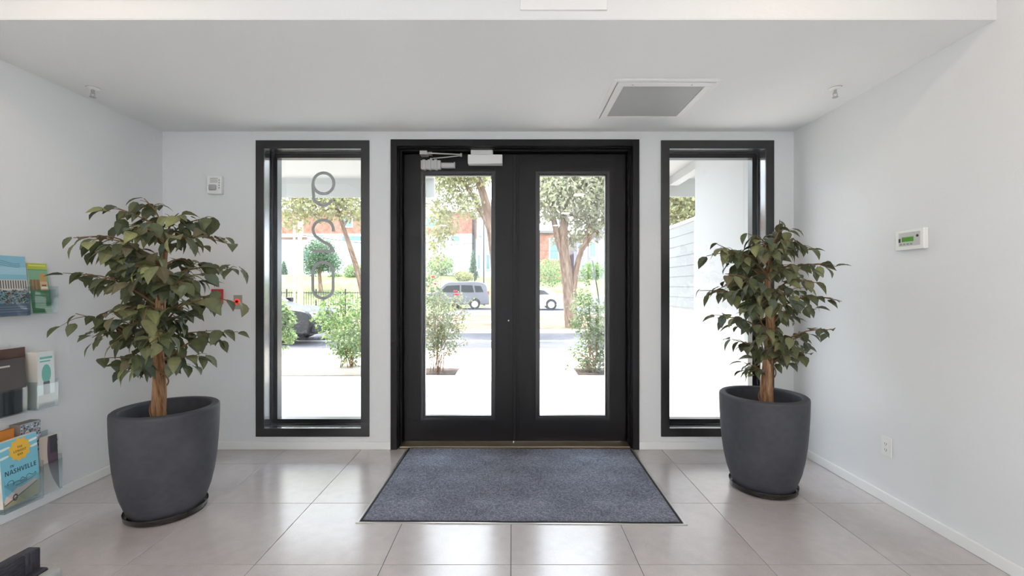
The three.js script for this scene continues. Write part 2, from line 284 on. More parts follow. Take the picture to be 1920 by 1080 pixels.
// ---------------------------------------------------------------- ceiling fittings
{
  const g = thing('return_air_grille', 'square white ceiling vent with a grey mesh core', 'ceiling vent', [0.935, H, -3.015]);
  const s = 0.325, q = 0.25;
  const ring = (o, i, y0, y1) => [rbx(-o, o, y0, y1, i, o, 0.002), rbx(-o, o, y0, y1, -o, -i, 0.002), rbx(-o, -i, y0, y1, -i, i, 0.002), rbx(i, o, y0, y1, -i, i, 0.002)];
  mesh('outer_frame', ring(s, 0.2985, -0.01, 0.001), M.white, g);
  mesh('inner_frame', ring(0.2935, q, -0.016, 0.001), M.white, g);
  mesh('backing', bx(-0.3, 0.3, -0.002, 0.0, -0.3, 0.3), M.darkPlastic, g);
  const bars = []; const n = 56;
  for (let k = 0; k <= n; k++) { const c = -q + 2 * q * k / n; bars.push(bx(c - 0.0028, c + 0.0028, -0.008, -0.002, -q, q), bx(-q, q, -0.0085, -0.002, c - 0.0028, c + 0.0028)); }
  mesh('mesh_core', bars, std(rgb(186, 187, 187), { roughness: 0.5 }), g);
  for (const x of [0.16, -0.2]) mesh('latch', cyl(0.006, 0.006, 0.006, 10).translate(x, -0.014, 0.272), M.silver, g);
}
function sprinkler(px, label) {
  const d = 2.82, g = thing('fire_sprinkler', label, 'sprinkler', [(px - CX) / F * d, H, -d]);
  mesh('escutcheon', lathe([[0, 0], [0.036, 0], [0.034, -0.005], [0.016, -0.012], [0, -0.012]], 28), M.white, g);
  mesh('body', [cyl(0.008, 0.01, 0.03, 12).translate(0, -0.02, 0), tube([V(0.009, -0.03, 0), V(0.014, -0.042, 0), V(0.003, -0.056, 0)], 0.0022, 8, 6), tube([V(-0.009, -0.03, 0), V(-0.014, -0.042, 0), V(-0.003, -0.056, 0)], 0.0022, 8, 6)], M.steel, g);
  mesh('deflector', cyl(0.017, 0.017, 0.003, 16).translate(0, -0.058, 0), M.steel, g);
}
sprinkler(174, 'small pendent sprinkler on the ceiling by the brochure wall');
sprinkler(1566, 'small pendent sprinkler on the ceiling by the keypad wall');
const discGlow = new THREE.MeshStandardMaterial({ color: 0xffffff, emissive: LAMP, emissiveIntensity: 3, side: THREE.DoubleSide });
for (const z of [-1.2, 0.9, 3.0, 5.1]) for (const x of [-1.94, 1.25]) {
  const g = thing('ceiling_downlight', 'round warm white disc light on the higher lobby ceiling', 'ceiling light', [x, HL, z], 0, 'disc lights on the lobby ceiling');
  mesh('rim', lathe([[0.125, 0], [0.125, -0.012], [0.118, -0.018], [0.104, -0.018], [0.104, -0.006]], 40), M.white, g);
  mesh('diffuser', cyl(0.105, 0.105, 0.006, 40).translate(0, -0.01, 0), discGlow, g);
  const l = new THREE.RectAreaLight(LAMP, LAMP_NITS, 0.186, 0.186);
  l.position.set(x, HL - 0.03, z); l.lookAt(x, 0, z); scene.add(l);
}

// ---------------------------------------------------------------- wall devices
function outlet(pos, turn, label) {
  const g = thing('power_outlet', label, 'outlet', pos, turn);
  mesh('cover_plate', rbx(-0.037, 0.037, -0.058, 0.058, 0, 0.006, 0.003), M.whitePlastic, g);
  mesh('receptacle', [rbx(-0.017, 0.017, -0.034, 0.034, 0.004, 0.009, 0.002)], M.whitePlastic, g);
  for (const y of [0.018, -0.018]) mesh('socket', [bx(-0.008, -0.0055, y - 0.005, y + 0.005, 0.0085, 0.0094), bx(0.0055, 0.008, y - 0.005, y + 0.005, 0.0085, 0.0094), cyl(0.0025, 0.0025, 0.001, 8).rotateX(Math.PI / 2).translate(0, y - 0.009, 0.009)], M.darkPlastic, g);
}
outlet([XL, 0.346, -2.76], Math.PI / 2, 'white duplex outlet low on the brochure wall');
outlet([XR, 0.34, -2.71], -Math.PI / 2, 'white duplex outlet low on the keypad wall');
{
  const g = thing('alarm_keypad', 'white alarm keypad with a green display screen', 'keypad', [XR, 1.567, -2.53], -Math.PI / 2);
  mesh('case', rbx(-0.092, 0.092, -0.058, 0.058, 0, 0.028, 0.006, 3), M.whitePlastic, g);
  mesh('face_plate', rbx(-0.066, 0.07, -0.036, 0.04, 0.024, 0.0295, 0.002), std(rgb(196, 196, 190), { roughness: 0.4 }), g);
  mesh('display', bx(-0.042, 0.03, -0.012, 0.014, 0.029, 0.0305), std(rgb(86, 158, 44), { roughness: 0.3, map: print(128, 48, (c, w, h) => { c.fillStyle = '#58a02c'; c.fillRect(0, 0, w, h); c.fillStyle = '#3f7c22'; c.fillRect(0, 0, 14, h); c.fillRect(20, 16, 70, 4); c.fillRect(20, 30, 52, 4); }) }), g);
  for (let k = 0; k < 4; k++) mesh('button', rbx(-0.056 + k * 0.022, -0.044 + k * 0.022, -0.03, -0.021, 0.029, 0.032, 0.001), M.greyPlastic, g);
  mesh('status_light', [cyl(0.007, 0.007, 0.003, 14).rotateX(Math.PI / 2).translate(0.055, 0.016, 0.03)], M.darkPlastic, g);
  mesh('side_key', [rbx(-0.064, -0.053, -0.014, 0.008, 0.029, 0.032, 0.001)], M.darkPlastic, g);
}
{
  const v = at(407, 348.5, 3.61), g = thing('alarm_strobe', 'white fire alarm strobe high beside the window with the number', 'alarm strobe', [v.x, v.y, ZB]);
  mesh('case', rbx(-0.058, 0.058, -0.072, 0.072, 0, 0.04, 0.008, 3), M.whitePlastic, g);
  mesh('lens', [rbx(-0.035, 0.02, -0.045, 0.0, 0.036, 0.056, 0.008, 3)], std(rgb(176, 180, 182), { roughness: 0.15 }), g);
  mesh('sounder_slots', [0, 1, 2].map((k) => bx(-0.03, 0.03, 0.02 + k * 0.014, 0.025 + k * 0.014, 0.039, 0.041)), M.greyPlastic, g);
  mesh('side_lettering', [0, 1, 2, 3].map((k) => bx(0.038, 0.046, -0.03 + k * 0.02, -0.018 + k * 0.02, 0.0395, 0.0405)), M.greyPlastic, g);
}
{
  const v = at(410, 556, 3.61), g = thing('fire_alarm_pull_station', 'red fire alarm pull station partly behind the ficus leaves', 'fire alarm', [v.x, v.y, ZB]);
  mesh('case', rbx(-0.04, 0.04, -0.06, 0.06, 0, 0.035, 0.006, 3), M.redPlastic, g);
  mesh('pull_bar', [rbx(-0.03, 0.03, -0.018, 0.006, 0.03, 0.045, 0.004)], M.white, g);
  mesh('lettering', [bx(-0.02, 0.02, 0.026, 0.038, 0.0345, 0.0355)], M.white, g);
}
{
  const v = at(446.5, 566.5, 3.61), g = thing('door_release_switch', 'steel wall plate with a round red illuminated push button', 'switch', [v.x, v.y, ZB]);
  mesh('cover_plate', rbx(-0.034, 0.034, -0.057, 0.057, 0, 0.006, 0.002), std(rgb(172, 166, 156), { roughness: 0.4, metalness: 0.3 }), g);
  mesh('light_ring', new THREE.TorusGeometry(0.017, 0.006, 10, 28).translate(-0.004, 0.004, 0.008), std(rgb(214, 40, 34), { roughness: 0.3, emissive: rgb(255, 60, 40), emissiveIntensity: 0.5 }), g);
  mesh('push_button', cyl(0.011, 0.012, 0.012, 18).rotateX(Math.PI / 2).translate(-0.004, 0.004, 0.009), std(rgb(60, 14, 14), { roughness: 0.4 }), g);
}

// ---------------------------------------------------------------- planters and ficus trees
const potProfile = [[0, 0.018], [0.165, 0.018], [0.178, 0.024], [0.196, 0.07], [0.216, 0.13], [0.233, 0.21], [0.245, 0.3], [0.253, 0.4], [0.258, 0.5], [0.26, 0.585], [0.258, 0.599], [0.25, 0.606], [0.225, 0.606], [0.217, 0.601], [0.214, 0.59], [0.209, 0.46], [0.204, 0.42]];
function planter(x, z, label, sl) {
  const g = thing('planter', label, 'planter', [x, 0, z], 0, 'large charcoal planters');
  mesh('pot_body', lathe(potProfile, 96), M.planter, g);
  mesh('soil', lathe([[0, 0.475], [0.09, 0.47], [0.2095, 0.462]], 48), M.soil, g);
  const s = thing('plant_saucer', sl, 'saucer', [x, 0, z], 0, 'planter saucers');
  mesh('dish', lathe([[0, 0], [0.186, 0], [0.197, 0.008], [0.2015, 0.036], [0.2005, 0.039], [0.197, 0.037], [0.19, 0.016], [0, 0.0165]], 72), M.saucer, s);
}
function leafGeometry(L, W, fold, droop, twist) {
  const ts = [0, 0.14, 0.36, 0.6, 0.82, 1], ws = [0.02, 0.72, 1, 0.84, 0.4, 0], mid = [], lf = [], rt = [];
  ts.forEach((t, i) => { const x = L * t, y = -droop * L * t * t + 0.08 * L * Math.sin(t * 3), w = W / 2 * ws[i], a = twist * t; const lift = fold * w; mid.push([x, y, 0]); lf.push([x, y + lift * Math.cos(a) - w * Math.sin(a) * 0.3, w]); rt.push([x, y + lift * Math.cos(a) + w * Math.sin(a) * 0.3, -w]); });
  const pos = [], col = [], rib = [1.16, 1.16, 1.0], ed = [0.96, 0.97, 0.95];
  const tri = (a, ca, b, cb, c, cc) => { pos.push(...a, ...b, ...c); col.push(...ca, ...cb, ...cc); };
  for (let i = 0; i < 5; i++) { tri(mid[i], rib, lf[i], ed, mid[i + 1], rib); if (ws[i + 1]) tri(lf[i], ed, lf[i + 1], ed, mid[i + 1], rib); tri(mid[i], rib, mid[i + 1], rib, rt[i], ed); if (ws[i + 1]) tri(rt[i], ed, mid[i + 1], rib, rt[i + 1], ed); }
  const g = new THREE.BufferGeometry(); g.setAttribute('position', new THREE.Float32BufferAttribute(pos, 3)); g.setAttribute('color', new THREE.Float32BufferAttribute(col, 3)); g.computeVertexNormals(); return g;
}
const leafShapes = [leafGeometry(0.09, 0.056, 0.16, 0.2, 0.3), leafGeometry(0.084, 0.052, 0.22, 0.3, -0.4), leafGeometry(0.096, 0.056, 0.1, 0.12, 0.2), leafGeometry(0.074, 0.046, 0.25, 0.24, 0.6), leafGeometry(0.088, 0.056, 0.3, 0.08, -0.3)];
const leafMats = [[84, 90, 62], [100, 104, 72], [126, 130, 88], [92, 86, 64], [70, 82, 70], [112, 112, 80], [76, 84, 60]].map((c) => std(rgb(...c), { roughness: 0.55, vertexColors: true }));
function ficus(x, z, label, trunkPts, outer, [cx, cy, rx, ry, inner], perTip, size) {
  const tips = outer.slice();
  for (let k = 0; k < inner; k++) { const a = rr(0, 6.283), r = Math.sqrt(rnd()); tips.push([cx + rx * r * Math.cos(a), cy + ry * r * Math.sin(a), rr(-0.36, 0.36)]); }
  const g = thing('ficus_tree', label, 'tree', [x, 0.462, z], 0, 'artificial ficus trees'), o = V(x, 0.462, z);
  const spine = new THREE.CatmullRomCurve3(trunkPts.map((p) => p.clone().sub(o))), top = spine.getPoint(1).y;
  const strand = (k, r0, r1) => { const pts = []; for (let i = 0; i <= 9; i++) { const t = i / 9, p = spine.getPoint(t), a = t * 4.6 + k * 2.1, q = 0.021 * (1 - 0.55 * t); pts.push(V(p.x + q * Math.cos(a), p.y, p.z + q * Math.sin(a))); } return limb(pts, r0, r1, 30, 9); };
  const trunk = mesh('trunk', [strand(0, 0.026, 0.008), strand(1, 0.024, 0.007), strand(2, 0.021, 0.007)], M.bark, g);
  { const pts = []; for (let i = 0; i <= 14; i++) { const t = 0.02 + i / 14 * 0.5, p = spine.getPoint(t), a = t * 20; pts.push(V(p.x + 0.045 * Math.cos(a), p.y, p.z + 0.045 * Math.sin(a))); } mesh('vine', tube(pts, 0.004, 40, 6), M.twig, trunk); }
  const places = [];
  const put = (p, dir, s) => {
    const end = p.clone().addScaledVector(dir.clone().normalize(), 0.1).add(o);
    if (end.x > XR - 0.03 || end.x < XL + 0.03 || end.z < ZB + 0.05 || (end.x < XL + 0.09 && end.z > -2.74) || (end.z < ZB + 0.2 && end.y < 0.6)) return;
    const up = V(rr(-0.5, 0.5), 1, rr(-0.5, 0.5)), xx = dir.clone().normalize(), zz = xx.clone().cross(up).normalize(), yy = zz.clone().cross(xx);
    const m = new THREE.Matrix4().makeBasis(xx, yy, zz); m.scale(V(s, s, s)); m.setPosition(p); places.push([m, p]);
  };
  for (const [px, py, dz] of tips) {
    const tip = at(px, py, -z - dz).sub(o);
    let root = spine.getPoint(Math.min(0.98, Math.max(0.3, (tip.y - rr(-0.02, 0.2)) / top)));
    const out = tip.clone().sub(root), midp = root.clone().lerp(tip, 0.55).add(V(rr(-0.03, 0.03), rr(0.0, 0.05) + 0.06 * out.length(), rr(-0.03, 0.03)));
    const curve = new THREE.CatmullRomCurve3([root, root.clone().lerp(midp, 0.5).add(V(0, 0.015, 0)), midp, tip]);
    const br = mesh('branch', limb(curve.getPoints(6), 0.0065, 0.002, 10, 6), M.twig, g);
    const h = V(out.x, 0, out.z).normalize();
    const nodes = [];
    for (let k = 0; k < 4; k++) {                                // side twigs
      const p = curve.getPoint(rr(0.3, 0.92)), a = (k % 2 ? 1 : -1) * rr(0.5, 1.3), d = h.clone().applyAxisAngle(V(0, 1, 0), a), e = p.clone().add(d.multiplyScalar(rr(0.05, 0.11))).add(V(0, rr(-0.05, 0.035), 0));
      mesh('twig', limb([p, p.clone().lerp(e, 0.5).add(V(0, 0.012, 0)), e], 0.0024, 0.0012, 5, 5), M.twig, br); nodes.push([e, e.clone().sub(p)]); nodes.push([p.clone().lerp(e, 0.6), e.clone().sub(p)]);
    }
    for (const t of [0.3, 0.4, 0.5, 0.62, 0.74, 0.86, 0.95, 1]) nodes.push([curve.getPoint(t), curve.getTangent(Math.min(t, 0.98))]);
    for (let k = 0; k < perTip; k++) {
      const [p, d] = k === 0 ? [tip, out] : nodes[k % nodes.length], hd = V(d.x, 0, d.z).normalize().applyAxisAngle(V(0, 1, 0), rr(-1.25, 1.25));
      const dir = hd.multiplyScalar(rr(0.5, 1)).add(V(0, rr(-1.25, 0.08), 0));
      put(p.clone().add(V(rr(-0.012, 0.012), rr(-0.012, 0.012), rr(-0.012, 0.012))), dir, size * rr(0.78, 1.15));
    }
  }
  places.sort((a, b) => b[1].z - a[1].z);                        // those towards the lobby show largest
  const rest = [];
  places.forEach(([m], i) => {
    if (i < 300) { const l = mesh('leaf', pick(leafShapes), pick(leafMats), g); l.applyMatrix4(m); }
    else rest.push(pick(leafShapes).clone().applyMatrix4(m));
  });
  if (rest.length) { const r = mesh('foliage', rest, leafMats[0], g); r.userData.kind = 'stuff'; }
  return g;
}
planter(-2.004, -2.618, 'large charcoal planter beside the brochure wall', 'round black saucer under the planter beside the brochure wall');
planter(1.631, -2.929, 'large charcoal planter between the keypad wall and window', 'round black saucer under the planter near the keypad wall');
ficus(-2.004, -2.618, 'wide bushy artificial ficus standing beside the brochure wall',
  [V(-2.035, 0.46, -2.6), at(299, 740, 2.6), at(296, 680, 2.61), at(300, 600, 2.62), at(303, 520, 2.62), at(313, 440, 2.62)],
  [[215, 388, 0.1], [270, 372, -0.1], [335, 400, 0.15], [388, 408, 0], [138, 446, 0], [180, 445, 0.25], [195, 470, -0.28], [255, 432, 0.3], [350, 445, 0.28], [436, 460, 0.05], [446, 508, -0.05], [118, 512, 0], [160, 528, -0.22], [235, 500, -0.35], [300, 500, 0.38], [372, 490, -0.28], [450, 570, 0.1], [142, 588, 0], [172, 622, -0.1], [215, 590, 0.3], [230, 560, -0.36], [330, 570, -0.36], [390, 560, 0.3], [446, 622, -0.05], [190, 672, 0], [245, 665, -0.2], [300, 640, 0.3], [330, 655, -0.28], [376, 668, 0.05], [285, 545, -0.3], [400, 620, -0.25], [270, 600, 0.35]], [285, 535, 125, 140, 24], 14, 1.1);
ficus(1.631, -2.929, 'slimmer artificial ficus standing in front of the window by the keypad wall',
  [V(1.655, 0.46, -2.92), at(1437, 740, 2.92), at(1441, 680, 2.92), at(1444, 600, 2.93), at(1440, 530, 2.93), at(1446, 470, 2.93)],
  [[1462, 412, 0], [1402, 438, 0.05], [1345, 458, 0], [1325, 480, 0.1], [1480, 455, 0.15], [1380, 475, -0.24], [1435, 468, 0.25], [1520, 466, -0.05], [1568, 500, 0], [1312, 545, 0], [1350, 540, -0.24], [1400, 520, -0.3], [1470, 520, -0.3], [1530, 530, 0.2], [1578, 565, -0.05], [1345, 596, 0.1], [1400, 585, 0.28], [1395, 572, -0.3], [1440, 570, 0.32], [1480, 590, -0.25], [1530, 580, -0.2], [1562, 618, 0], [1372, 636, -0.1], [1395, 680, 0], [1425, 655, -0.2], [1470, 645, 0.2], [1512, 662, -0.05], [1440, 620, 0.3]], [1442, 550, 95, 120, 20], 14, 1.02);

// ---------------------------------------------------------------- brochures on the wall
const paper = std(rgb(232, 228, 220), { roughness: 0.7 });
function brochure(label, name, cat, [w, h, thick], z, y, xoff, lean, yaw, front, sideMat = paper, group) {   // a stack of printed leaflets in front of the wall; front faces +x
  const g = thing(name, label, cat, [XL + xoff, y, z], Math.PI / 2 + yaw, group);
  const b = mesh('pages', rbx(-w / 2, w / 2, 0, h, -thick, 0, 0.001, 1), sideMat, g); b.rotation.x = -lean;
  const c = mesh('cover', new THREE.PlaneGeometry(w - 0.002, h - 0.002).translate(0, h / 2, 0.0008), std(0xffffff, { roughness: 0.4, map: front }), g); c.rotation.x = -lean;
  return g;
}
function holder(label, z, y, w, h, dep, lean = 0.12) {            // clear acrylic pocket
  const g = thing('brochure_holder', label, 'holder', [XL, y, z], Math.PI / 2);
  mesh('back_plate', bx(-w / 2, w / 2, 0, h * 1.35, 0.001, 0.004), M.acrylic, g);
  mesh('front_plate', bx(-w / 2, w / 2, 0, h * 0.7, dep, dep + 0.003), M.acrylic, g);
  mesh('side_plate', bx(-w / 2, -w / 2 + 0.003, 0, h * 0.8, 0.004, dep), M.acrylic, g);
  mesh('side_plate', bx(w / 2 - 0.003, w / 2, 0, h * 0.8, 0.004, dep), M.acrylic, g);
  mesh('base_plate', bx(-w / 2, w / 2, 0, 0.003, 0.004, dep), M.acrylic, g);
}
const rowY = (py, d) => EYE - (py - CY) / F * d;
const greenPrint = print(256, 512, (c, w, h) => {
  c.fillStyle = '#5d9a6c'; c.fillRect(0, 0, w, h); c.fillStyle = '#7fb08c'; c.fillRect(0, 60, w, 130); c.fillStyle = '#b9c22e'; c.fillRect(0, 0, w, 62); c.fillStyle = '#e0e26a'; c.fillRect(18, 18, w - 36, 12); c.fillStyle = '#5c8a4c'; c.fillRect(0, 66, w, 6);
  c.fillStyle = '#8a6a40'; c.fillRect(16, 170, 120, 110); c.fillStyle = '#a98650'; c.fillRect(40, 170, 14, 110); c.fillRect(84, 170, 12, 110);
  c.fillStyle = '#c99a52'; c.beginPath(); c.ellipse(186, 150, 44, 52, 0, 0, 7); c.fill(); c.fillStyle = '#d8b488'; c.fillRect(140, 190, 100, 90); c.fillStyle = '#7a3f30'; c.fillRect(160, 222, 60, 14); c.fillStyle = '#f0ece4'; c.fillRect(150, 246, 84, 16);
  c.fillStyle = '#8fc0a0'; for (let k = 0; k < 6; k++) c.fillRect(14, 310 + k * 16, w - 30, 3); c.fillStyle = '#489058'; c.fillRect(0, 410, w, 102); c.fillStyle = '#8cc49a'; for (let k = 0; k < 3; k++) c.fillRect(20, 430 + k * 20, w - 50, 3);
});
const crowdPrint = print(256, 320, (c, w, h) => {
  c.fillStyle = '#8ec6da'; c.fillRect(0, 0, w, h); c.fillStyle = '#a9d6e4'; c.fillRect(0, 60, w, 40); c.strokeStyle = '#5a93ad'; c.lineWidth = 3; for (let k = 0; k < 3; k++) { c.beginPath(); c.moveTo(70, 34 + k * 10); c.bezierCurveTo(120, 14 + k * 12, 160, 52 + k * 8, 220, 40 + k * 9); c.stroke(); }
  c.fillStyle = '#c9b08c'; c.fillRect(0, 130, 70, 60); c.fillStyle = '#d9d4cc'; c.fillRect(70, 128, w - 70, 60); c.fillStyle = '#4d4a48'; for (let k = 0; k < 12; k++) c.fillRect(76 + k * 15, 132, 6, 44);
  for (let k = 0; k < 420; k++) { c.fillStyle = pick(['#584c48', '#8a7c74', '#e2dcd4', '#b49a8c', '#6a4a44', '#cfc4bc', '#3c3a3c']); c.fillRect(rr(0, w), rr(180, 262), rr(5, 13), rr(4, 9)); }
  c.fillStyle = '#7c84a0'; c.fillRect(0, 258, w, 62); c.fillStyle = '#b4bacc'; for (let k = 0; k < 3; k++) c.fillRect(10, 272 + k * 13, w - 20, 3);
});
const nashPrint = print(384, 620, (c, w, h) => {
  c.fillStyle = '#7cc3d6'; c.fillRect(0, 0, w, h);
  c.fillStyle = '#e6f0ee'; for (const [x, y, a] of [[0, 70, 70], [0, 150, 60], [300, 60, 84], [330, 120, 54]]) { c.beginPath(); c.ellipse(x + a / 2, y, a, 12, -0.1, 0, 7); c.fill(); }
  c.fillStyle = '#f2bd35'; c.beginPath(); for (let k = 0; k <= 22; k++) { const a = k / 22 * Math.PI * 2, r = k % 2 ? 96 : 118; c.lineTo(200 + r * Math.cos(a), 112 + r * Math.sin(a)); } c.fill();
  c.fillStyle = '#6a4a14'; c.textAlign = 'center'; c.font = 'bold 30px sans-serif'; c.fillText('THE', 200, 100); c.fillText('LONGEST', 200, 136); c.fillText('BAR', 200, 172);
  c.fillStyle = '#23404a'; c.font = 'bold 34px sans-serif'; c.fillText('IN', 110, 262); c.font = 'bold 62px sans-serif'; c.fillText('NASHVILLE', 196, 328);
  c.strokeStyle = '#1f3a44'; c.lineWidth = 5; c.beginPath(); c.moveTo(60, 420); c.bezierCurveTo(30, 380, 140, 360, 110, 430); c.bezierCurveTo(150, 380, 170, 440, 190, 400); c.bezierCurveTo(210, 370, 230, 440, 250, 396); c.bezierCurveTo(290, 360, 300, 440, 340, 390); c.bezierCurveTo(380, 430, 240, 450, 130, 446); c.stroke();
  c.font = 'bold 24px sans-serif'; c.fillText('DINER', 216, 436);
  c.fillStyle = '#a39c78'; c.beginPath(); c.moveTo(0, 560); c.lineTo(w, 470); c.lineTo(w, h); c.lineTo(0, h); c.fill();
  c.fillStyle = '#e6cfc2'; c.beginPath(); c.moveTo(10, 560); c.lineTo(30, 524); c.lineTo(110, 490); c.lineTo(150, 470); c.lineTo(190, 478); c.lineTo(330, 452); c.lineTo(350, 476); c.lineTo(150, 560); c.lineTo(20, 592); c.fill();
  c.fillStyle = '#4a3f3a'; c.beginPath(); c.ellipse(120, 556, 26, 32, 0.3, 0, 7); c.fill(); c.fillStyle = '#d8d0c6'; c.beginPath(); c.ellipse(120, 556, 13, 17, 0.3, 0, 7); c.fill(); c.strokeStyle = '#4a3f3a'; c.lineWidth = 9; c.beginPath(); c.moveTo(14, 600); c.lineTo(350, 484); c.stroke();
});
const darkPrint = print(128, 256, (c, w, h) => { c.fillStyle = '#4a4341'; c.fillRect(0, 0, w, h); c.fillStyle = '#d0ccc6'; c.fillRect(10, 28, 60, 8); c.fillStyle = '#2b2830'; c.fillRect(0, 150, w, 106); });
const amberPrint = print(256, 256, (c, w, h) => { c.fillStyle = '#54352a'; c.fillRect(0, 0, w, h); c.fillStyle = '#c98a2e'; c.fillRect(0, 46, w, 54); c.fillStyle = '#e0aa4a'; c.fillRect(20, 58, 140, 16); });
const tealPrint = print(128, 256, (c, w, h) => { c.fillStyle = '#dfe8e6'; c.fillRect(0, 0, w, h); c.fillStyle = '#6cb7a8'; c.fillRect(16, 24, 96, 10); c.fillRect(16, 42, 80, 6); c.beginPath(); c.ellipse(64, 104, 36, 44, 0, 0, 7); c.fill(); c.fillStyle = '#59666c'; c.fillRect(40, 140, 50, 80); c.fillStyle = '#b8b0ac'; c.fillRect(0, 200, w, 56); });
const orangePrint = print(64, 128, (c, w, h) => { c.fillStyle = '#c97a1e'; c.fillRect(0, 0, w, h); });
const greyPrint = print(128, 256, (c, w, h) => { c.fillStyle = '#9aa4ac'; c.fillRect(0, 0, w, h); for (let k = 0; k < 160; k++) { c.fillStyle = pick(['#5c666e', '#d4d8da', '#7a5c58', '#3c4248']); c.fillRect(rr(0, w), rr(0, 120), rr(4, 14), rr(3, 8)); } });
const plumPrint = print(128, 256, (c, w, h) => { c.fillStyle = '#cdbcae'; c.fillRect(0, 0, w, h); c.fillStyle = '#54404e'; c.beginPath(); c.moveTo(60, 0); c.lineTo(w, 0); c.lineTo(w, h); c.bezierCurveTo(40, 160, 40, 80, 60, 0); c.fill(); c.fillStyle = '#2e3038'; c.fillRect(70, 0, 58, 80); });
// upper row
holder('clear acrylic pocket holding the green brochure', -2.64, rowY(588, 2.62), 0.135, 0.2, 0.075);
brochure('narrow green brochure with a yellow title band in an acrylic pocket', 'brochure', 'brochure', [0.112, 0.292, 0.035], -2.63, rowY(587, 2.6), 0.062, 0.13, 0, greenPrint);
holder('clear acrylic pocket holding the pale blue magazine', -2.42, rowY(592, 2.5), 0.24, 0.2, 0.085);
brochure('pale blue magazine with a street crowd photograph in an acrylic pocket', 'magazine', 'magazine', [0.225, 0.33, 0.02], -2.445, rowY(591, 2.5), 0.075, 0.1, 0.05, crowdPrint);
// middle row
holder('clear acrylic pocket holding the white leaflets', -2.62, rowY(768, 2.58), 0.12, 0.2, 0.1);
brochure('thick stack of white leaflets with a teal emblem on the cover', 'leaflet_stack', 'leaflets', [0.095, 0.32, 0.08], -2.62, rowY(767, 2.56), 0.096, 0.02, 0, tealPrint);
holder('clear acrylic pocket holding the dark brown booklet', -2.4, rowY(778, 2.44), 0.2, 0.2, 0.11);
brochure('dark brown booklet standing in front of an amber magazine', 'booklet', 'booklet', [0.17, 0.3, 0.03], -2.415, rowY(776, 2.44), 0.108, 0.03, 0, darkPrint, std(rgb(70, 62, 60)));
brochure('amber and brown magazine behind the dark booklet', 'magazine', 'magazine', [0.23, 0.36, 0.02], -2.44, rowY(776, 2.48), 0.05, 0.03, 0, amberPrint, std(rgb(196, 186, 178)));
// lower row
holder('clear acrylic pocket holding the blue picture map', -2.47, rowY(957, 2.42), 0.2, 0.22, 0.13);
brochure('sky blue map with a yellow splash and the word Nashville', 'folded_map', 'map', [0.205, 0.345, 0.03], -2.46, rowY(952, 2.38), 0.13, 0.07, 0.08, nashPrint);
holder('clear acrylic pocket holding the plum covered magazine', -2.66, rowY(925, 2.64), 0.11, 0.26, 0.09);
brochure('curled magazine with a plum and cream cover behind the blue map', 'magazine', 'magazine', [0.1, 0.33, 0.03], -2.655, rowY(925, 2.64), 0.085, 0.05, 0, plumPrint);
brochure('grey booklet sticking up behind the blue map', 'booklet', 'booklet', [0.11, 0.4, 0.06], -2.56, rowY(925, 2.55), 0.065, 0.0, 0, greyPrint, std(rgb(150, 138, 128)));
brochure('orange leaflet sticking up behind the blue map', 'leaflet', 'leaflet', [0.1, 0.37, 0.02], -2.43, rowY(925, 2.5), 0.06, 0.0, 0, orangePrint, std(rgb(196, 120, 36)));

// ---------------------------------------------------------------- chair at the frame edge
{
  const g = thing('slatted_chair', 'black slatted wooden chair with a grey arm pad near the brochure wall', 'chair', [-1.07, 0, -0.72]);
  const blk = std(rgb(40, 40, 50), { roughness: 0.6, map: noiseTex(256, [42, 42, 52], 46, { cells: [3, 40, 128], weights: [0.2, 0.4, 0.4] }) });
  for (let k = 0; k < 5; k++) mesh('back_slat', rbx(-0.012, 0.012, 0.72 - k * 0.058 - 0.052, 0.72 - k * 0.058, -0.262, 0.262, 0.005), blk, g);
  for (const z of [-0.275, 0.275]) { mesh('back_post', rbx(-0.014, 0.014, 0, 0.718, z - 0.016, z + 0.016, 0.004), blk, g); mesh('leg', rbx(-0.45, -0.415, 0, 0.42, z - 0.016, z + 0.016, 0.004), blk, g); }
  mesh('seat', rbx(-0.45, 0, 0.4, 0.43, -0.29, 0.29, 0.01, 3), blk, g);
  mesh('bracket', rbx(0.012, 0.034, 0.62, 0.675, -0.29, -0.24, 0.006), blk, g);
  mesh('arm_pad', rbx(0.032, 0.062, 0.63, 0.672, -0.295, -0.235, 0.01, 3), M.greyPlastic, g);
}

// ---------------------------------------------------------------- outdoors: ground
const S = (name, g, mat, label, cat) => struct(mesh(name, g, mat), label, cat);
const GY = -0.03;
S('side_pavement', metres(flat(bx(-30, XL - T, -0.3, GY, ZB - T, 30))), M.concrete, 'pale paving outside the storefront window of the brochure wall', 'pavement');
S('side_pavement', metres(flat(bx(XR + T, 30, -0.3, GY, ZB - T, 30))), M.concrete, 'pale paving outside the storefront window of the keypad wall', 'pavement');
S('plaza', metres(flat(bx(-16, 16, -0.3, GY, -6.74, ZB - T))), M.concrete, 'pale concrete forecourt outside the glass doors', 'pavement');
S('sidewalk', metres(flat(bx(-40, 40, -0.3, GY, -9.75, -6.74))), M.sidewalk, 'cream concrete sidewalk along the near side of the road', 'sidewalk');
S('raised_bed_kerb', flat(rbx(-16, -2.2, GY, 0.055, -8.1, -6.74, 0.02)), M.sidewalk, 'low raised concrete kerb under the leafy shrub', 'kerb');
S('road', metres(flat(bx(-60, 60, -0.4, GY - 0.1, -13.9, -9.75))), M.asphalt, 'grey asphalt road with a white line', 'road');
S('road_line', flat(bx(-60, 60, GY - 0.1, GY - 0.095, -12.02, -11.84)), M.roadPaint, 'white painted line along the asphalt road', 'road marking');
S('far_kerb', metres(flat(bx(-60, 60, -0.4, GY, -14.15, -13.9))), M.sidewalk, 'pale kerb on the far side of the road', 'kerb');
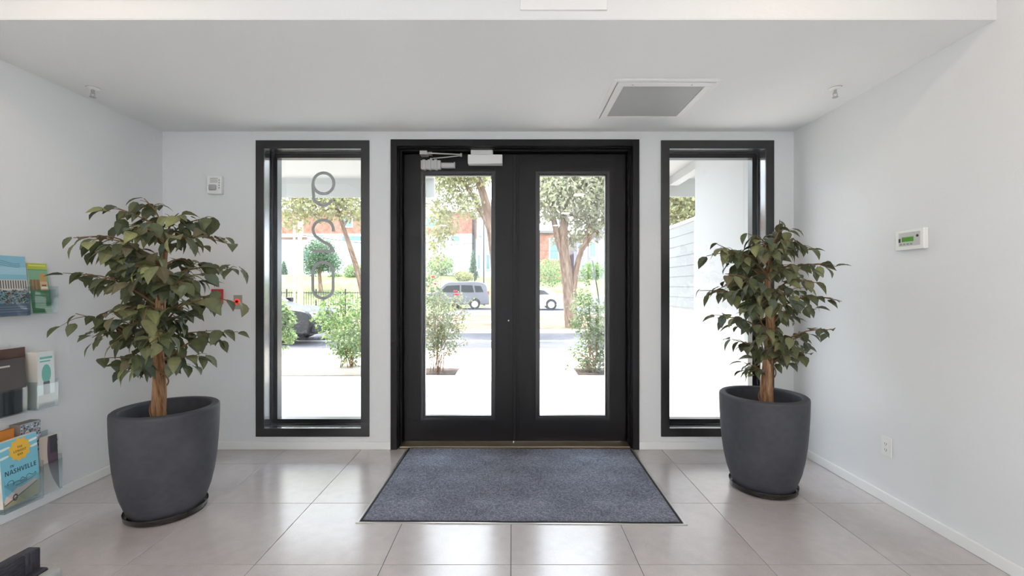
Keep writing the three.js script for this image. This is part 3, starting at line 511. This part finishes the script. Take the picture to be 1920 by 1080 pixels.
S('verge', metres(flat(bx(-60, 60, -0.4, GY - 0.01, -21.6, -14.15))), M.verge, 'dry brown grass verge beyond the road', 'verge');
S('far_path', metres(flat(bx(-60, 60, -0.4, GY, -17.4, -16.9))), M.sidewalk, 'narrow pale path across the dry verge', 'path');
S('parking_strip', metres(flat(bx(-60, 60, -0.5, GY - 0.15, -34, -21.6))), M.asphalt, 'asphalt parking strip where the cars stand', 'road');
{
  const g = new THREE.PlaneGeometry(160, 60, 100, 40).rotateX(-Math.PI / 2).translate(0, 0, -53), p = g.attributes.position;
  for (let i = 0; i < p.count; i++) { const x = p.getX(i), d = -p.getZ(i), d0 = x < -5 ? 23 : x > -3 ? 33.5 : 23 + (x + 5) / 2 * 10.5, t = Math.max(0, Math.min(1, (d - d0) / 16)); p.setY(i, -0.35 + (t > 0 ? 0.4 : 0) + 2.3 * t * t * (3 - 2 * t)); }
  g.computeVertexNormals();
  S('lawn_hill', metres(g.toNonIndexed()), M.lawn, 'grassy slope rising behind the iron fence and cars', 'lawn');
}
// ---------------------------------------------------------------- outdoors: canopy, side wall, fence
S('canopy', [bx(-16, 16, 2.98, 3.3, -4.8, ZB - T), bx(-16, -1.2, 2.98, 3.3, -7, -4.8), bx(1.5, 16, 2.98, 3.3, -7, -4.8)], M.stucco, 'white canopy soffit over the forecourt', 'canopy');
{
  const corr = (x0, x1, z, y0, y1) => { const n = Math.round((x1 - x0) / 0.02), s = new THREE.Shape(); s.moveTo(x0, 0.0); for (let k = 0; k <= n; k++) { const x = x0 + (x1 - x0) * k / n; s.lineTo(x, 0.03 + ([0, 1, 1, 0][k % 4]) * 0.02); } s.lineTo(x1, 0); return new THREE.ExtrudeGeometry(s, { depth: y1 - y0, bevelEnabled: false }).rotateX(-Math.PI / 2).translate(0, y0, z + 0.0).scale(1, 1, 1); };
  S('corrugated_fascia', flat(corr(-9, -1.2, -6.98, 2.69, 3.0)), M.fascia, 'pale corrugated canopy fascia above the leafy shrub', 'fascia');
  S('corrugated_fascia', flat(corr(1.5, 9, -6.98, 2.7, 3.0)), M.fascia, 'pale corrugated canopy fascia above the white siding fence', 'fascia');
  S('canopy_beam', rbx(2.42, 2.56, 2.86, 2.985, -6.95, -5.4, 0.01), M.stucco, 'white beam under the canopy soffit', 'beam');
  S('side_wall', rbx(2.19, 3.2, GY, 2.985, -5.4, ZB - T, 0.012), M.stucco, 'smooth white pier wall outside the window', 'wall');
}
{
  const g = thing('siding_fence', 'white horizontal siding fence beyond the smooth white pier', 'fence', [0, 0, 0]);
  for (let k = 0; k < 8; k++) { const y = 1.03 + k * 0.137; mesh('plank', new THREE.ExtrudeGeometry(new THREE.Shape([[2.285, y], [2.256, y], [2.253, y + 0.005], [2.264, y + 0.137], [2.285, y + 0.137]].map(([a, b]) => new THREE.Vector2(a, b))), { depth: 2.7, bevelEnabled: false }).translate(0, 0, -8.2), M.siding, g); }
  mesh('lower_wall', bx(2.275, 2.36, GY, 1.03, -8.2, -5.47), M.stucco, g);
  mesh('cap_rail', rbx(2.24, 2.32, 2.126, 2.165, -8.22, -5.45, 0.006), M.white, g);
  mesh('post', rbx(2.24, 2.33, GY, 2.13, -5.55, -5.46, 0.006), M.white, g);
  mesh('post', rbx(2.24, 2.33, GY, 2.13, -8.22, -8.13, 0.006), M.white, g);
}

// ---------------------------------------------------------------- outdoors: plants
function cloud(blobs, n, size, colors, hang = 0.3) {              // loose leaves filling ellipsoids [centre, rx, ry, rz]
  const pos = new Float32Array(n * 18), nor = new Float32Array(n * 18), col = new Float32Array(n * 18), tot = blobs.reduce((s, b) => s + b[1] * b[2] * b[3], 0);
  let at0 = 0, i = 0;
  blobs.forEach((b, bi) => {
    const m = bi === blobs.length - 1 ? n - i : Math.round(n * b[1] * b[2] * b[3] / tot);
    for (let k = 0; k < m && i < n; k++, i++) {
      const a = rr(0, 6.283), u = rr(-1, 1), r = Math.pow(rnd(), 0.45), q = Math.sqrt(1 - u * u);
      const c = V(b[0].x + b[1] * r * q * Math.cos(a), b[0].y + b[2] * r * u, b[0].z + b[3] * r * q * Math.sin(a));
      const d = V(rr(-1, 1), rr(-1, 0.6) - hang, rr(-1, 1)).normalize(), s = d.clone().cross(V(rr(-1, 1), rr(-0.2, 1), rr(-1, 1))).normalize(), L = size * rr(0.6, 1.3), nn = s.clone().cross(d);
      const p0 = c, p1 = c.clone().addScaledVector(d, L * 0.45).addScaledVector(s, L * 0.28), p2 = c.clone().addScaledVector(d, L), p3 = c.clone().addScaledVector(d, L * 0.45).addScaledVector(s, -L * 0.28), cc = pick(colors), v = rr(0.8, 1.2);
      for (const p of [p0, p1, p2, p0, p2, p3]) { pos.set([p.x, p.y, p.z], at0); nor.set([nn.x, nn.y, nn.z], at0); col.set([cc.r * v, cc.g * v, cc.b * v], at0); at0 += 3; }
    }
  });
  const g = new THREE.BufferGeometry(); g.setAttribute('position', new THREE.BufferAttribute(pos, 3)); g.setAttribute('normal', new THREE.BufferAttribute(nor, 3)); g.setAttribute('color', new THREE.BufferAttribute(col, 3));
  return g;
}
const hues = (...l) => l.map((c) => rgb(...c));
const oak = hues([146, 148, 98], [160, 158, 106], [130, 138, 90], [152, 152, 118]), olive = hues([146, 150, 118], [158, 158, 126], [130, 138, 106], [152, 152, 132]), fresh = hues([106, 134, 76], [126, 150, 94], [84, 116, 66], [140, 156, 102]), deep = hues([78, 108, 76], [90, 120, 84], [66, 94, 68]);
function plant(name, label, cat, base, limbs, blobs, n, size, colors, group) {
  const g = thing(name, label, cat, [base.x, base.y, base.z], 0, group), rel = (v) => v.clone().sub(base);
  limbs.forEach(([pts, r0, r1], i) => mesh(i ? 'limb' : 'trunk', limb(pts.map(rel), r0, r1, 12, 9), M.trunk, g));
  const f = mesh('foliage', cloud(blobs.map(([c, ...r]) => [rel(c), ...r]), n, size, colors), M.leaves, g); f.userData.kind = 'stuff';
  return g;
}
{ // street tree framed by the plain door leaf
  const d = 14.8, A = (x, y, dz = 0) => at(x, y, d - dz), base = V(...at(1072, 612, d).setY(GY - 0.02));
  plant('street_tree', 'thick forked street tree with olive leaves beyond the road', 'tree', base,
    [[[base, A(1067, 560), A(1062, 505), A(1056, 465), A(1056, 430), A(1058, 380), A(1050, 300)], 0.23, 0.1], [[A(1060, 490), A(1048, 455), A(1040, 420), A(1034, 395), A(1020, 350)], 0.13, 0.07], [[base, A(1074, 560), A(1078, 520), A(1090, 470), A(1112, 440), A(1140, 415)], 0.13, 0.06], [[A(1092, 468), A(1100, 440), A(1108, 400)], 0.06, 0.03], [[A(1060, 400), A(1075, 405), A(1092, 412)], 0.04, 0.015]],
    [[A(1045, 350, 0.6), 1.5, 1.0, 1.6], [A(1110, 360), 1.7, 1.1, 1.6], [A(1080, 300), 1.9, 1.1, 1.8], [A(1100, 420, -0.8), 1.0, 0.7, 1], [A(1140, 400), 0.8, 0.9, 1.2], [A(1068, 450, -0.6), 0.7, 0.35, 0.8], [A(1020, 380), 0.6, 0.7, 0.9]], 13000, 0.15, olive);
}
{
  const d = 14.2, A = (x, y, dz = 0) => at(x, y, d - dz), base = V(...at(938, 614, d).setY(GY - 0.02));
  plant('street_tree', 'slender street tree with drooping yellow green branches behind the closer door', 'tree', base,
    [[[base, A(934, 540), A(928, 480), A(921, 430), A(912, 385), A(903, 355), A(893, 325), A(880, 280)], 0.2, 0.1], [[A(927, 470), A(915, 425), A(898, 390), A(880, 358), A(866, 340), A(840, 318)], 0.09, 0.045], [[A(835, 405), A(822, 390), A(808, 373)], 0.014, 0.025]],
    [[A(850, 330), 1.3, 0.55, 1.3], [A(822, 400), 0.55, 0.8, 0.8], [A(838, 425), 0.42, 0.62, 0.6], [A(812, 460), 0.4, 0.7, 0.5], [A(880, 385), 0.55, 0.45, 0.8], [A(870, 300), 1.3, 0.8, 1.6], [A(858, 372), 0.7, 0.3, 0.7]], 6500, 0.13, oak);
}
{
  const d = 13.6, A = (x, y, dz = 0) => at(x, y, d - dz), base = V(...at(700, 615, d).setY(GY - 0.02));
  plant('street_tree', 'leaning thin trunked street tree seen behind the numerals', 'tree', base,
    [[[base, A(682, 560), A(671, 510), A(657, 465), A(643, 425), A(630, 385), A(620, 340)], 0.1, 0.05], [[A(643, 425), A(655, 408), A(672, 385)], 0.035, 0.015], [[A(580, 405), A(605, 398), A(628, 384), A(650, 370)], 0.02, 0.04]],
    [[A(560, 385), 0.8, 0.5, 0.9], [A(600, 380), 1.1, 0.55, 1], [A(650, 385), 0.9, 0.5, 0.9], [A(545, 415), 0.5, 0.32, 0.6], [A(610, 330), 1.9, 0.8, 1.6], [A(690, 390), 0.8, 0.6, 0.8]], 6500, 0.13, oak);
}
{
  const d = 15, A = (x, y, dz = 0) => at(x, y, d - dz), base = V(...at(1300, 612, d).setY(GY - 0.02));
  plant('street_tree', 'leafy street tree rising above the white siding fence', 'tree', base,
    [[[base, A(1298, 520), A(1294, 450), A(1290, 380)], 0.2, 0.1]], [[A(1270, 390), 1.0, 0.75, 1], [A(1310, 385), 1.2, 0.8, 1.2], [A(1255, 382), 0.8, 0.8, 1], [A(1290, 340), 1.3, 0.9, 1.6]], 7000, 0.14, oak);
}
function shrub(label, base, spread, n, size, colors, tips) {
  const g = thing('shrub', label, 'shrub', [base.x, base.y, base.z]), blobs = [];
  for (const [px, py, dz, r] of tips) { const t = at(px, py, -base.z - dz).sub(base); mesh('stem', limb([V(rr(-0.11, 0.11), 0, rr(-0.11, 0.11)), t.clone().multiplyScalar(0.5).add(V(-t.x * 0.15, 0.05, 0)), t], 0.007, 0.003, 8, 5), M.twig, g); blobs.push([t, r * 1.2, r * 1.35, r * 1.2], [t.clone().multiplyScalar(0.75), r * 0.8, r, r * 0.8]); if (spread) blobs.push([t.clone().multiplyScalar(0.5), r * 0.7, r * 0.8, r * 0.7]); }
  const f = mesh('foliage', cloud(blobs, n, size, colors, 0), M.leaves, g); f.userData.kind = 'stuff';
  return g;
}
shrub('dense leafy green shrub on the raised concrete kerb', V(...at(652, 689, 7.0).setY(0.055)), true, 2600, 0.062, fresh,
  [[600, 600, 0, 0.13], [612, 575, 0.1, 0.14], [636, 562, 0, 0.14], [655, 572, -0.1, 0.16], [675, 585, 0.1, 0.15], [695, 600, 0, 0.16], [625, 610, -0.2, 0.2], [660, 615, 0.2, 0.22], [680, 640, -0.1, 0.17], [635, 645, 0, 0.16], [660, 655, -0.15, 0.17], [690, 680, -0.1, 0.08]]);
shrub('spiky green plant in front of the dark car', V(...at(524, 655, 8.9).setY(GY)), true, 900, 0.1, fresh, [[530, 585, 0, 0.12], [520, 575, 0.1, 0.14], [545, 600, 0, 0.1], [510, 600, 0, 0.14], [545, 632, -0.1, 0.1]]);
const rose = shrub('loose rose shrub with red blooms in a planting pit', V(...at(818, 695, 7.05).setY(GY + 0.008)), false, 2700, 0.052, hues([112, 130, 88], [130, 144, 106], [94, 116, 78], [144, 150, 114], [134, 124, 94]),
  [[806, 520, 0, 0.13], [815, 560, 0.1, 0.15], [835, 575, -0.1, 0.16], [857, 560, 0, 0.1], [880, 565, 0.1, 0.06], [868, 590, 0, 0.09], [845, 610, 0.1, 0.14], [825, 620, -0.1, 0.15], [860, 620, 0, 0.1], [872, 640, 0.1, 0.06], [850, 648, 0, 0.1], [812, 640, 0, 0.15], [800, 600, 0, 0.15], [828, 500, 0, 0.08]]);
{
  const red = std(rgb(196, 28, 52), { roughness: 0.6 }), pink = std(rgb(226, 130, 140), { roughness: 0.6 });
  for (const [px, py, r, m] of [[812, 519, 0.03, red], [816, 532, 0.026, red], [856, 552, 0.042, red], [829, 486, 0.034, pink], [808, 484, 0.026, pink], [854, 546, 0.03, red]]) {
    const c = at(px, py, 6.95).sub(rose.position), pet = [];
    for (let k = 0; k < 9; k++) { const q = new THREE.SphereGeometry(r * 0.62, 6, 4); q.scale(1, 0.45, 0.8).rotateZ(rr(0.2, 1.1)).translate(r * 0.55, 0, 0).rotateY(k * 2.4); pet.push(q); }
    mesh('bloom', flat(pet).translate(c.x, c.y, c.z), m, rose);
  }
}
shrub('loose green shrub in a planting pit below the forked tree', V(...at(1112, 694, 7.05).setY(GY + 0.008)), false, 3200, 0.054, hues([98, 122, 74], [118, 138, 92], [80, 108, 70], [132, 140, 100]),
  [[1097, 520, 0, 0.1], [1090, 555, 0.1, 0.12], [1080, 575, 0, 0.11], [1105, 570, -0.1, 0.13], [1125, 580, 0, 0.13], [1085, 605, 0.1, 0.13], [1112, 615, 0, 0.16], [1130, 610, 0.1, 0.15], [1105, 640, -0.1, 0.14], [1128, 645, 0, 0.16], [1082, 660, 0, 0.09], [1092, 678, -0.1, 0.12], [1115, 682, 0, 0.14], [1140, 670, 0, 0.15], [1068, 655, 0.1, 0.05], [1066, 690, -0.05, 0.05]]);
for (const [x0, x1, label] of [[-1.42, -0.86, 'square of bare brown soil under the rose shrub'], [1.0, 1.75, 'square of bare brown soil under the loose green shrub']]) S('planting_pit', metres(flat(rbx(x0, x1, GY - 0.05, GY + 0.008, -7.35, -6.8, 0.004))), M.soil, label, 'planting pit');
{ // stake leaning by the forked tree
  const a = at(1126, 585, 9.2), b = at(1111, 488, 9.2);
  tag(mesh('garden_stake', limb([V(a.x + 0.04, GY, a.z), a, b], 0.014, 0.012, 6, 8), M.ironwork), 'thin dark stake leaning beside the forked street tree', 'stake');
}
{ // rounded ornamental tree and bushes on the slope
  const d = 30, A = (x, y, dz = 0) => at(x, y, d - dz), base = at(602, 548, d);
  plant('ornamental_tree', 'small round ornamental tree on the grassy slope', 'tree', base, [[[base, A(600, 528), A(598, 500), A(596, 470)], 0.14, 0.06], [[A(599, 515), A(606, 500), A(612, 485)], 0.07, 0.04]], [[A(596, 480), 1.2, 0.9, 1.2], [A(615, 490), 0.9, 0.7, 0.9], [A(585, 500), 0.8, 0.6, 0.8], [A(602, 462), 0.9, 0.6, 0.9], [A(625, 500), 0.6, 0.5, 0.6]], 5000, 0.14, deep);
  for (const [px, py, r, l] of [[628, 514, 0.5, 'round green bush beside the ornamental tree'], [666, 508, 0.85, 'larger green bush below the white building']]) { const b = at(px, py + 16, 36); plant('bush', l, 'bush', b, [[[b, b.clone().add(V(0, 0.5, 0))], 0.05, 0.03]], [[b.clone().add(V(0, r * 0.75, 0)), r * 1.1, r * 0.8, r]], 1600, 0.15, fresh, 'bushes on the slope'); }
  for (const [px, top, l, r] of [[887, 466, 'pointed evergreen beside the white building panels', 0.5], [532, 486, 'pointed evergreen near the utility pole', 0.45]]) { const b = at(px, 524, 40), h = (524 - top) / F * 40, bl = []; for (let k = 0; k < 6; k++) bl.push([b.clone().add(V(0, h * (0.1 + k * 0.15), 0)), r * (1 - k * 0.15), h * 0.14, r * (1 - k * 0.15)]); plant('evergreen', l, 'evergreen', b, [[[b, b.clone().add(V(0, h * 0.5, 0))], 0.08, 0.03]], bl, 2200, 0.14, deep, undefined); }
  for (const [px, py, r, c, l] of [[868, 522, 0.9, oak, 'golden bush in front of the pointed evergreen'], [826, 500, 1.1, fresh, 'tall pale green bush beside the rose shrub blooms'], [1030, 520, 1.6, fresh, 'bright green bush behind the white car'], [1112, 508, 1.0, fresh, 'green bush in front of the purple grey house']]) { const b = at(px, py + 12, 38); plant('bush', l, 'bush', b, [[[b, b.clone().add(V(0, 0.4, 0))], 0.05, 0.03]], [[b.clone().add(V(0, r * 0.6, 0)), r * 1.1, r * 0.8, r]], 1800, 0.18, c); }
}

// ---------------------------------------------------------------- outdoors: fence, poles, wires
{
  const z = -23, g = thing('iron_fence', 'black iron picket fence at the foot of the slope', 'fence', [0, 0, 0]), y0 = GY - 0.18, y1 = 1.08;
  mesh('rail', [bx(-16, -7, 0.98, 1.02, z - 0.02, z + 0.02), bx(-16, -7, 0.1, 0.14, z - 0.02, z + 0.02)], M.ironwork, g);
  const pk = []; for (let x = -16; x < -7; x += 0.125) pk.push(bx(x - 0.008, x + 0.008, y0, y1, z - 0.008, z + 0.008));
  mesh('pickets', pk, M.ironwork, g).userData.kind = 'stuff';
  for (let x = -16; x <= -7; x += 1.5) mesh('post', rbx(x - 0.03, x + 0.03, y0, y1 + 0.12, z - 0.03, z + 0.03, 0.01), M.ironwork, g);
}
{
  const b = at(563.5, 588, 22), g = thing('utility_pole', 'tan wooden utility pole with a white conduit beside the iron fence', 'utility pole', [b.x, GY - 0.2, b.z]);
  mesh('pole', cyl(0.11, 0.14, 8.5, 16).translate(0, 4.25, 0), M.pole, g);
  mesh('conduit', cyl(0.05, 0.05, 5, 12).translate(-0.25, 2.5, 0.1), M.white, g);
  mesh('crossarm', bx(-1.2, 0.3, 3.85, 3.95, -0.06, 0.06), M.trunk, g);
}
for (const [px, label] of [[890, 'thin dark lamp post in front of the white building panels'], [907, 'thin dark post nearer the slender street tree']]) {
  const b = at(px, 560, 34), g = thing('lamp_post', label, 'lamp post', [b.x, 0, b.z]);
  mesh('shaft', cyl(0.04, 0.055, 7, 10).translate(0, 3.4, 0), M.ironwork, g); mesh('base', cyl(0.1, 0.12, 0.4, 10).translate(0, 0.1, 0), M.ironwork, g);
}
{
  const w = (l, ...p) => tag(mesh('overhead_wire', tube(p, 0.014, 16, 5), M.ironwork), l, 'wire');
  w('dark overhead wire crossing in front of the white building', at(568, 441, 22), at(700, 458, 25.5), at(800, 462, 30), at(890, 456, 34));
  w('dark overhead wire crossing in front of the brick house', at(907, 460, 34), at(960, 467, 37), at(1060, 471, 43), at(1090, 470, 47.95));
}

// ---------------------------------------------------------------- outdoors: cars
function car(name, label, paint, pos, turn, k) {                  // front towards -x; k: 'suv' or 'sedan'
  const g = thing(name, label, 'car', pos, turn), suv = k === 'suv', W = 1.86, hz = W / 2;
  const pts = suv ? [[-2.3, 0.35], [-2.32, 0.8], [-2.2, 0.98], [-1.15, 1.08], [-0.45, 1.68], [0.2, 1.76], [1.9, 1.72], [2.2, 1.1], [2.28, 0.95], [2.28, 0.38]] : [[-2.25, 0.3], [-2.3, 0.62], [-2.1, 0.8], [-1.05, 0.93], [-0.3, 1.38], [0.5, 1.44], [1.1, 1.36], [1.75, 1.0], [2.2, 0.95], [2.28, 0.62], [2.2, 0.32]];
  const s = new THREE.Shape(new THREE.SplineCurve(pts.map(([x, y]) => new THREE.Vector2(x, y))).getPoints(54));
  for (const wx of [1.4, -1.4]) { const q = new THREE.Path(); q.absarc(wx, 0.36, 0.4, 0, Math.PI, false); s.holes.push(q); }
  mesh('body', new THREE.ExtrudeGeometry(s, { depth: W - 0.16, bevelEnabled: true, bevelThickness: 0.08, bevelSize: 0.06, bevelSegments: 3 }).translate(0, 0, -hz + 0.08), paint, g);
  const gl = std(rgb(28, 34, 38), { roughness: 0.08 }), side = suv ? [[[-0.9, 1.12], [-0.42, 1.56], [0.42, 1.6], [0.42, 1.12]], [[0.52, 1.12], [0.52, 1.6], [1.25, 1.58], [1.35, 1.12]], [[1.45, 1.12], [1.36, 1.57], [1.8, 1.54], [1.98, 1.14]]] : [[[-0.85, 0.96], [-0.28, 1.28], [0.35, 1.32], [0.35, 0.96]], [[0.45, 0.96], [0.45, 1.32], [0.95, 1.26], [1.3, 1.0]]];
  for (const sg of [-1, 1]) for (const w of side) mesh('side_window', new THREE.ExtrudeGeometry(new THREE.Shape(w.map(([x, y]) => new THREE.Vector2(x, y))), { depth: 0.012, bevelEnabled: false }).translate(0, 0, sg > 0 ? hz - 0.005 : -hz - 0.007), gl, g);
  const slab = (a, b, w) => { const L = Math.hypot(b[0] - a[0], b[1] - a[1]); return new THREE.BoxGeometry(L * 0.82, 0.02, w).rotateZ(Math.atan2(b[1] - a[1], b[0] - a[0])).translate((a[0] + b[0]) / 2, (a[1] + b[1]) / 2 + 0.055, 0); };
  mesh('windshield', slab(pts[3], pts[4], W - 0.3), gl, g);
  mesh('rear_window', suv ? slab(pts[7], pts[6], W - 0.35).translate(0.06, 0, 0) : slab(pts[7], pts[6], W - 0.35), gl, g);
  for (const wx of [1.4, -1.4]) for (const sg of [-1, 1]) { const w = mesh('wheel', cyl(0.34, 0.34, 0.22, 24).rotateX(Math.PI / 2).translate(wx, 0.34, sg * (hz - 0.1)), M.rubber, g); mesh('hubcap', cyl(0.2, 0.22, 0.02, 18).rotateX(Math.PI / 2).translate(wx, 0.34, sg * (hz + 0.015)), M.silver, w); }
  for (const sg of [-1, 1]) { mesh('tail_light', rbx(2.24, 2.35, suv ? 0.95 : 0.72, suv ? 1.2 : 0.9, sg * 0.74 - 0.13, sg * 0.74 + 0.2 * sg * sg - 0.02, 0.02), M.redPlastic, g); mesh('headlight', rbx(-2.36, -2.2, 0.66, 0.8, sg * 0.68 - 0.18, sg * 0.68 + 0.18, 0.03), M.silver, g); mesh('mirror', rbx(-0.95, -0.8, 1.0, 1.14, sg * (hz + 0.1) - 0.09, sg * (hz + 0.1) + 0.09, 0.03), paint, g); }
  mesh('bumper', [rbx(2.26, 2.38, 0.36, 0.56, -0.85, 0.85, 0.03), rbx(-2.4, -2.26, 0.3, 0.5, -0.85, 0.85, 0.03)], suv ? M.silver : paint, g);
  return g;
}
const paint = (c) => phy(c, { roughness: 0.35, clearcoat: 1, clearcoatRoughness: 0.05 });
car('suv', 'dark grey SUV with red tail light parked behind the rose shrub', std(rgb(92, 92, 98), { roughness: 0.45 }), [-3.95, GY - 0.15, -30.4], 0.12, 'suv');
car('sedan', 'white sedan parked behind the forked street tree', paint(rgb(232, 232, 228)), [1.1, GY - 0.15, -29.6], 0, 'sedan');
car('sedan', 'silver grey sedan parked beside the leaning stake', paint(rgb(150, 152, 158)), [7.7, GY - 0.15, -30.2], 0, 'sedan');
{ const p = at(562, 645, 10.5); car('sedan', 'black sedan whose hood shows behind the spiky plant', std(rgb(26, 26, 29), { roughness: 0.45 }), [p.x - 2.3, GY - 0.1, -11.9], Math.PI, 'sedan'); }

// ---------------------------------------------------------------- outdoors: houses
function house(label, d, [px0, px1], gy, storeys, windows, depth, roof) {
  const w0 = (px0 - CX) / F * d, w1 = (px1 - CX) / F * d, g = thing('house', label, 'house', [(w0 + w1) / 2, gy, -d]), hw = (w1 - w0) / 2, Y = (py) => EYE - (py - CY) / F * d - gy;
  let y = -1.5;
  for (const [py, m] of storeys) { mesh('storey', metres(flat(bx(-hw, hw, y, Y(py), -depth, 0))), m, g); y = Y(py); }
  for (const [a, b, t, u] of windows) { const x0 = (a - CX) / F * d - (w0 + w1) / 2, x1 = (b - CX) / F * d - (w0 + w1) / 2, f = mesh('window', flat(frameShape(x0 - 0.1, x1 + 0.1, Y(u) - 0.1, Y(t) + 0.1, [[x0, x1, Y(u), Y(t)]], 0.12).translate(0, 0, 0.08)), M.white, g); mesh('pane', bx(x0, x1, Y(u), Y(t), 0.0, 0.02), M.windowGlass, f); }
  mesh('roof', rbx(-hw - 0.3, hw + 0.3, y, y + 0.3, -depth - 0.3, 0.35, 0.05), roof, g);
  return g;
}
house('long white building with a brick upper storey behind the slope', 52, [420, 885], 1.6, [[438, M.stucco], [398, M.brick]], [[642, 678, 443, 452], [596, 606, 441, 444], [846, 862, 443, 453], [560, 580, 470, 490], [700, 730, 470, 495], [800, 820, 405, 425], [640, 660, 405, 425]], 8, M.white);
house('tall white panelled building behind the pointed evergreen', 50, [896, 975], 1.6, [[470, M.siding], [380, M.stucco]], [[896, 900, 478, 505], [912, 918, 478, 505], [897, 904, 442, 446]], 8, M.white);
house('brick house with wide white windows behind the forked tree', 46, [985, 1062], 1.6, [[498, M.brick], [438, M.brick]], [[1031, 1046, 448, 486], [1000, 1008, 448, 486]], 7, M.roofGrey);
house('purple grey house behind the green bush', 48, [1076, 1180], 1.6, [[445, M.purpleHouse]], [[1084, 1094, 458, 482], [1106, 1116, 455, 482], [1140, 1156, 455, 482]], 7, M.roofGrey);

scene.traverse((o) => { if (o.isMesh) o.castShadow = o.receiveShadow = true; });
renderer.render(scene, camera);
